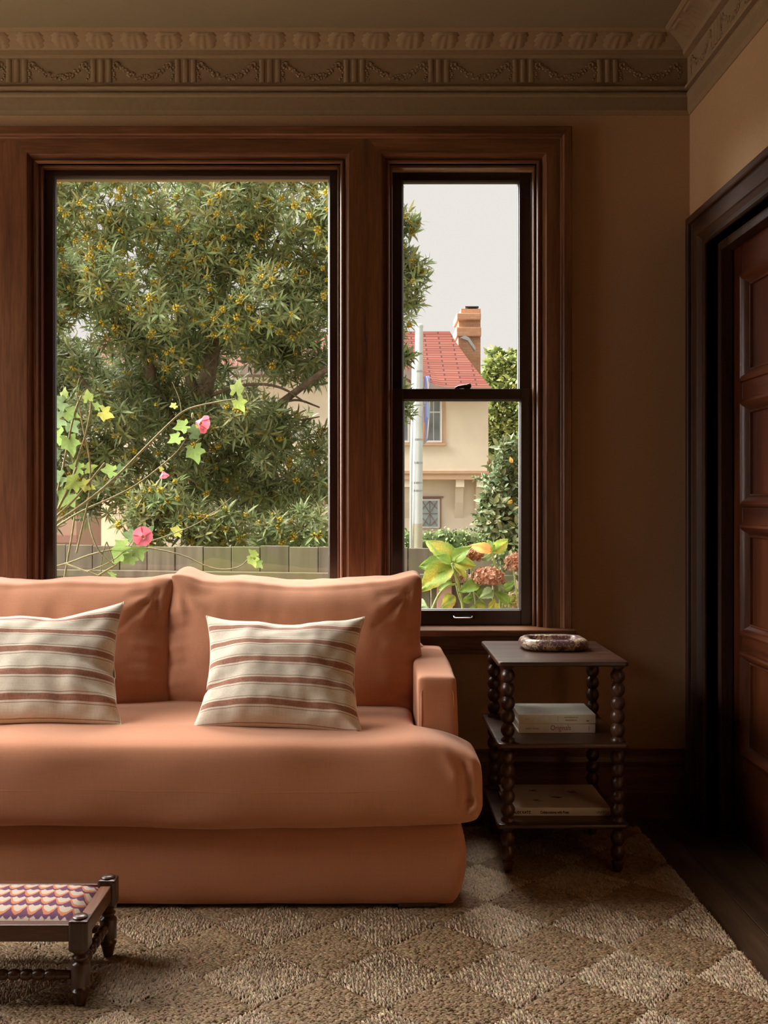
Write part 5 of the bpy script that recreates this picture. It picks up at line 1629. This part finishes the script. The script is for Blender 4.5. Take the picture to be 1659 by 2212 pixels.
def brick_mat():
    m, nt, b = nt_new('orange_brick')
    br = N(nt, 'ShaderNodeTexBrick'); c = coords(nt, (1, 1, 1), 'Object', (math.pi / 2, 0, 0)); L(nt, c, br.inputs[0])
    br.inputs['Color1'].default_value = (0.42, 0.19, 0.10, 1); br.inputs['Color2'].default_value = (0.50, 0.265, 0.15, 1); br.inputs['Mortar'].default_value = (0.36, 0.22, 0.14, 1)
    br.inputs['Scale'].default_value = 1.0; br.inputs['Mortar Size'].default_value = 0.012; br.inputs['Brick Width'].default_value = 0.24; br.inputs['Row Height'].default_value = 0.085
    L(nt, br.outputs[0], b.inputs['Base Color']); b.inputs['Roughness'].default_value = 0.9
    return m
shing, brick = shingle_mat(), brick_mat()
hx0 = X(190, HZF)
def hb(px0, px1, py0, py1, z0, z1, nm, mat, parent=None, bev=0.0, ref=None):
    """box whose front face at depth z0 spans the given pixels"""
    return MB().box(X(px0, ref or z0), X(px1, ref or z0), z0, z1, ZH(py1, ref or z0), ZH(py0, ref or z0)).build(nm, mat, parent or house, bevel=bev)

MB().box(hx0, X(1041, 30.5), 30.5, 37, GZ, ZH(1018, HZF)).build('lower_wall', stucco, house)
hb(188, 1056, 1017, 1023, HZF - 0.06, HZF + 0.2, 'string_course', peach)
hb(190, 1052, 1023, 1036, HZF - 0.03, HZF + 0.5, 'jetty_beam', peach)
for px in (870, 985, 1030, 700, 560):
    m = MB(); w = 18
    pl = [(HZF + 0.02, 1036), (HZF + 0.02, 1052), (HZF + 0.25, 1054), (HZF + 0.32, 1085), (HZF + 0.5, 1120), (HZF + 0.55, 1036)]
    m.extrude([(a, ZH(b, HZF)) for a, b in pl], lambda q: (X(px, HZF), q[0], q[1]), lambda q: (X(px + w, HZF), q[0], q[1]))
    m.build('bracket', stucco, house)
# roof: front slope with swept eave, closed by a back slope
def eave_y(px):
    # the eave lifts over the window bay and settles towards the corner
    t = max(0, min(1, (px - 850) / 110.0)); s = t * t * (3 - 2 * t)
    return 790 + 46 * s + (1.5 * (px - 960) / 100 if px > 960 else 0)
m = MB(); ol = [(X(190, HZF), ZH(1026, HZF))] + [(X(q, HZF), ZH(eave_y(q) + 5, HZF)) for q in np.linspace(190, 1055, 50)] + [(X(1055, HZF), ZH(1026, HZF))]
m.extrude(ol, lambda q: (q[0], HZF, q[1]), lambda q: (q[0], HZF + 7, q[1])); m.build('upper_wall', stucco, house)
m = MB(); nu, nv = 44, 12; V = []; Fq = []; UV = []
for j in range(nv + 1):
    t = j / nv
    Zr = 33.2 + (29.35 - 33.2) * t
    for i in range(nu + 1):
        u = i / nu
        pr0, pr1 = 235.0, 972.0
        pe0, pe1 = 180.0, 1061.0
        xr = X(pr0 + (pr1 - pr0) * u, 33.2); xe = X(pe0 + (pe1 - pe0) * u, 29.35)
        zr = ZH(716, 33.2); ze = ZH(eave_y(pe0 + (pe1 - pe0) * u), 29.35)
        sag = 0.0
        sw = t ** 0.92
        V.append((xr + (xe - xr) * (t * 0.92 + 0.08 * t * t), Zr, zr + (ze - zr) * sw + sag)); UV.append((V[-1][0], t * 5.0))
for j in range(nv):
    for i in range(nu): Fq.append((j * (nu + 1) + i, (j + 1) * (nu + 1) + i, (j + 1) * (nu + 1) + i + 1, j * (nu + 1) + i + 1))
me = bpy.data.meshes.new('roof'); me.from_pydata(V, [], Fq); me.update()
uvl = me.uv_layers.new(name='UVMap'); li = np.empty(len(me.loops), dtype=np.int32); me.loops.foreach_get('vertex_index', li)
uvl.data.foreach_set('uv', np.array(UV, dtype=np.float32)[li].ravel())
roof = mobj('roof', me, shing, house)
sol = roof.modifiers.new('thick', 'SOLIDIFY'); sol.thickness = 0.10; sol.offset = -1
# hip on the right and back slope
rr_, re_ = Vector(V[nu]), Vector(V[-1])
m = MB()
m.add([V[k * (nu + 1) + nu] for k in range(nv + 1)] + [(re_.x, 37.5, re_.z)], [tuple(range(nv + 2))])
m.build('hip_slope', eave_m, house)
m = MB(); m.add([V[0], tuple(rr_), (re_.x, 37.5, re_.z), (V[-1 - nu][0], 37.5, re_.z)], [(0, 1, 2, 3)]); m.build('back_slope', eave_m, house)
pts = [Vector(V[nv * (nu + 1) + i]) + Vector((0, -0.03, -0.10)) for i in range(nu + 1)]
v = []; f = []
for q in pts: v += [(q.x, q.y, q.z + 0.10), (q.x, q.y, q.z - 0.16), (q.x, q.y + 0.8, q.z - 0.16)]
for i in range(nu): f += [(3 * i, 3 * i + 3, 3 * i + 4, 3 * i + 1), (3 * i + 1, 3 * i + 4, 3 * i + 5, 3 * i + 2)]
m = MB(); m.add(v, f); m.build('eave_board', eave_m, house)
# wall under the lifted eave is the upper wall; windows
def hwin(px0, px1, py0, py1, Z, cols, rows, gl, nm='window', transom=None):
    fr = hb(px0, px1, py0, py1, Z - 0.04, Z + 0.05, nm, white_p, bev=0.01)
    xs_ = np.linspace(px0 + 4, px1 - 4, cols + 1)
    for c in range(cols):
        zz = [(py0 + 4, transom or py1 - 4)] + ([(transom + 2.5, py1 - 5)] if transom else [])
        for (a, b) in zz:
            hb(xs_[c] + 0.9, xs_[c + 1] - 0.9, a, b, Z - 0.05, Z - 0.035, 'pane', gl, fr)
    return fr
hb(840, 962, 852, 960, HZF - 0.05, HZF + 0.05, 'window_surround', peach)
hb(838, 964, 957, 962.5, HZF - 0.12, HZF + 0.05, 'window_sill', peach, bev=0.01)
hwin(846, 885, 858, 956, HZF - 0.03, 2, 1, dark_gl, transom=889)
hwin(918, 955, 858, 956, HZF - 0.03, 2, 1, dark_gl, transom=889)
hb(905, 953.5, 1073, 1140, 30.46, 30.55, 'window_surround', plain('brick_red_trim', (0.42, 0.22, 0.15), 0.8), ref=30.46)
hb(900, 958, 1072, 1075, 30.42, 30.55, 'window_head', eave_m, ref=30.42)
lw = hb(908, 950, 1078, 1141, 30.42, 30.5, 'window', white_p, bev=0.01, ref=30.42)
pn = hb(912, 945.5, 1082, 1136, 30.40, 30.425, 'pane', lead_gl, lw, ref=30.40)
cxl = [(-20, 0, 20, 0), (0, -27, 0, 27), (-16, 27, 0, 0), (16, 27, 0, 0), (-16, -27, 0, 0), (16, -27, 0, 0), (-16, 10, 0, 27), (16, 10, 0, 27), (-16, -10, 0, -27), (16, -10, 0, -27)]
m = MB()
for a, b, c, d in cxl:
    a, c = max(-16, a), min(16, c)
    m.tube([P(928.5 + a, 1109 + b, 30.385), P(928.5 + c, 1109 + d, 30.385)], 0.011, 4)
m.build('lead_came', eave_m, house)
hwin(545, 600, 860, 950, HZF - 0.03, 2, 1, dark_gl, transom=889)
hwin(330, 400, 1070, 1140, 30.45, 2, 1, dark_gl)
hwin(530, 590, 1060, 1140, 30.45, 2, 1, dark_gl)
# chimneys
chm = hb(990, 1038, 726, 830, 33.7, 34.9, 'chimney_stack', brick, ref=33.7)
hb(986, 1039.5, 706, 727, 33.6, 35.0, 'chimney_collar', brick, chm, bev=0.03, ref=33.6)
hb(991, 1038, 690, 708, 33.7, 34.9, 'chimney_neck', brick, chm, ref=33.7)
hb(987, 1039, 676, 691, 33.55, 35.05, 'chimney_crown', brick, chm, bev=0.03, ref=33.55)
hb(996, 1038.5, 667, 677, 33.75, 34.85, 'chimney_top', brick, chm, ref=33.75)
hb(1005, 1034, 661.5, 664.5, 33.9, 34.7, 'chimney_cap', iron, chm, ref=33.9)
hb(1011, 1029, 664, 668, 34.0, 34.5, 'flue', iron, chm, ref=34.0)
m = MB()
m.extrude([(0, 0), (0.16, 0.07), (0.30, 0.0), (0.52, -0.34), (0.50, -0.44), (0.26, -0.10), (0.12, -0.05)], lambda q: (X(994, 33.2) + q[0], 33.2, ZH(729, 33.2) + q[1]), lambda q: (X(994, 33.2) + q[0], 33.5, ZH(729, 33.2) + q[1]))
m.build('flashing', steel, house)
c2 = hb(1046, 1064, 1000, 1180, 30.6, 31.6, 'chimney_stack', brick, ref=30.6)
hb(1043, 1067, 985, 1001, 30.5, 31.7, 'chimney_crown', brick, c2, bev=0.03, ref=30.5)

# pink neighbouring house glimpsed at the far left
nb = thing('pink_house', 'pale pink stucco house glimpsed at the left behind the tree', 'house', loc=(X(60, 26), 26, GZ))
pinkm = plain('pink_stucco', (0.62, 0.40, 0.30), 0.9, 0.2, nscale=2, var=0.06)
MB().box(X(-250, 26), X(165, 26), 26, 28.4, GZ, ZH(1000, 26)).build('wall', pinkm, nb)
m = MB(); m.extrude([(26 - .5, ZH(1002, 26)), (27.2, ZH(940, 26)), (28.7, ZH(1002, 26))], lambda q: (X(-270, 26), q[0], q[1]), lambda q: (X(185, 26), q[0], q[1])); m.build('roof', eave_m, nb)
MB().box(X(-250, 26), X(168, 26), 25.9, 26.0, ZH(1172, 26), ZH(1156, 26)).build('plinth', plain('rose_plinth', (0.45, 0.24, 0.19), 0.9), nb)


# ---- hedge in front of the house, trees to the right
def leafy_mass(name, label, cat, blobs, size, n, cols, mat, loc, group=None, core=None):
    root = thing(name, label, cat, loc, group)
    r = np.random.default_rng(abs(hash(name)) % 1000 if False else len(label))
    lv, lt = leaf_t(size, size * 0.5, 0.15, 0.15)
    tot = sum(b[3] * b[5] for b in blobs); mats, cs = [], []
    for (cx, cy, cz, rx, ry, rz) in blobs:
        k = int(n * rx * rz / sum(b[3] * b[5] for b in blobs))
        d = r.normal(size=(k, 3)); d[:, 1] -= 0.4; d /= np.linalg.norm(d, axis=1)[:, None]
        rad = r.uniform(0.82, 1.06, k)[:, None]
        p = np.array((cx, cy, cz)) + d * rad * np.array((rx, ry, rz))
        for i in range(k):
            M = rot_to(math.atan2(d[i, 1], d[i, 0]) + r.normal(0, .8), r.normal(0.1, .6), r.normal(0, .8)); M[:3, :3] *= r.uniform(.7, 1.3); M[:3, 3] = p[i]
            mats.append(M); cs.append(np.clip(np.array(cols[r.integers(len(cols))]) * r.uniform(.7, 1.25), 0, 1))
    V_, T_, C_ = stamp(lv, lt, mats, cs)
    tag(mobj('foliage', fast_mesh('foliage', V_, T_, C_), mat, root), kind='stuff')
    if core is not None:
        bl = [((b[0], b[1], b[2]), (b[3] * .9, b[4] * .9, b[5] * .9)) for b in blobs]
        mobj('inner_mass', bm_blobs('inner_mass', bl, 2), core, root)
    return root
dark_core = plain('shaded_leaf_mass', (0.06, 0.08, 0.03), 0.95, 0.05, nscale=2, var=0.3)  # dark colour stands in for the shade inside the foliage
hed = []
for k in range(16):
    px = 560 + k * 36
    hed.append((X(px, 26), 26.0, ZH(1178 + 4 * math.sin(k * 2.1), 26), 0.42, 0.5, 0.42))
for k in range(16):
    px = 560 + k * 36
    hed.append((X(px, 26), 26.1, ZH(1225, 26), 0.42, 0.5, 0.5))
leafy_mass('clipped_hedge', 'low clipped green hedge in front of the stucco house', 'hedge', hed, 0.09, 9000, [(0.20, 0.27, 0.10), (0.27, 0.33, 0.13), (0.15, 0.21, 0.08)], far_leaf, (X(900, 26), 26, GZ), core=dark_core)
def blobs_at(lst, Z): return [(X(a, Z + dz), Z + dz, ZH(b, Z + dz), r * Z / F, r * Z / F * .8, rv * Z / F) for (a, b, r, rv, dz) in lst]
leafy_mass('background_tree', 'rounded green tree behind the right corner of the stucco house', 'tree',
           blobs_at([(1085, 800, 38, 30, 0), (1120, 790, 40, 34, 1), (1065, 835, 36, 34, 0), (1110, 850, 45, 40, -.5), (1075, 890, 40, 36, -1), (1120, 910, 45, 40, -1), (1085, 955, 45, 40, -.5), (1130, 975, 45, 40, 0), (1080, 1010, 45, 40, 1), (1160, 860, 50, 45, 1), (1180, 950, 50, 45, 1), (1200, 800, 50, 45, 2), (1120, 1060, 50, 45, 1), (1070, 765, 18, 12, 1), (1112, 765, 14, 10, 1), (1240, 900, 55, 48, 2), (1250, 1000, 55, 48, 2), (1180, 1050, 55, 45, 1), (1290, 830, 45, 40, 3), (1300, 950, 50, 45, 3), (1290, 1060, 55, 45, 2)], 46.0),
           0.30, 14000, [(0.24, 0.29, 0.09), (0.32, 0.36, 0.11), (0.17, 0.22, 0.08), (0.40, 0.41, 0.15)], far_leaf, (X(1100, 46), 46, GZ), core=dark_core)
MB().tube([(X(1100, 46), 46.5, GZ), (X(1100, 46), 46.5, ZH(1000, 46))], 0.3, 8).build('trunk', bark, [o for o in COL.objects if o.name == 'background_tree'][0])
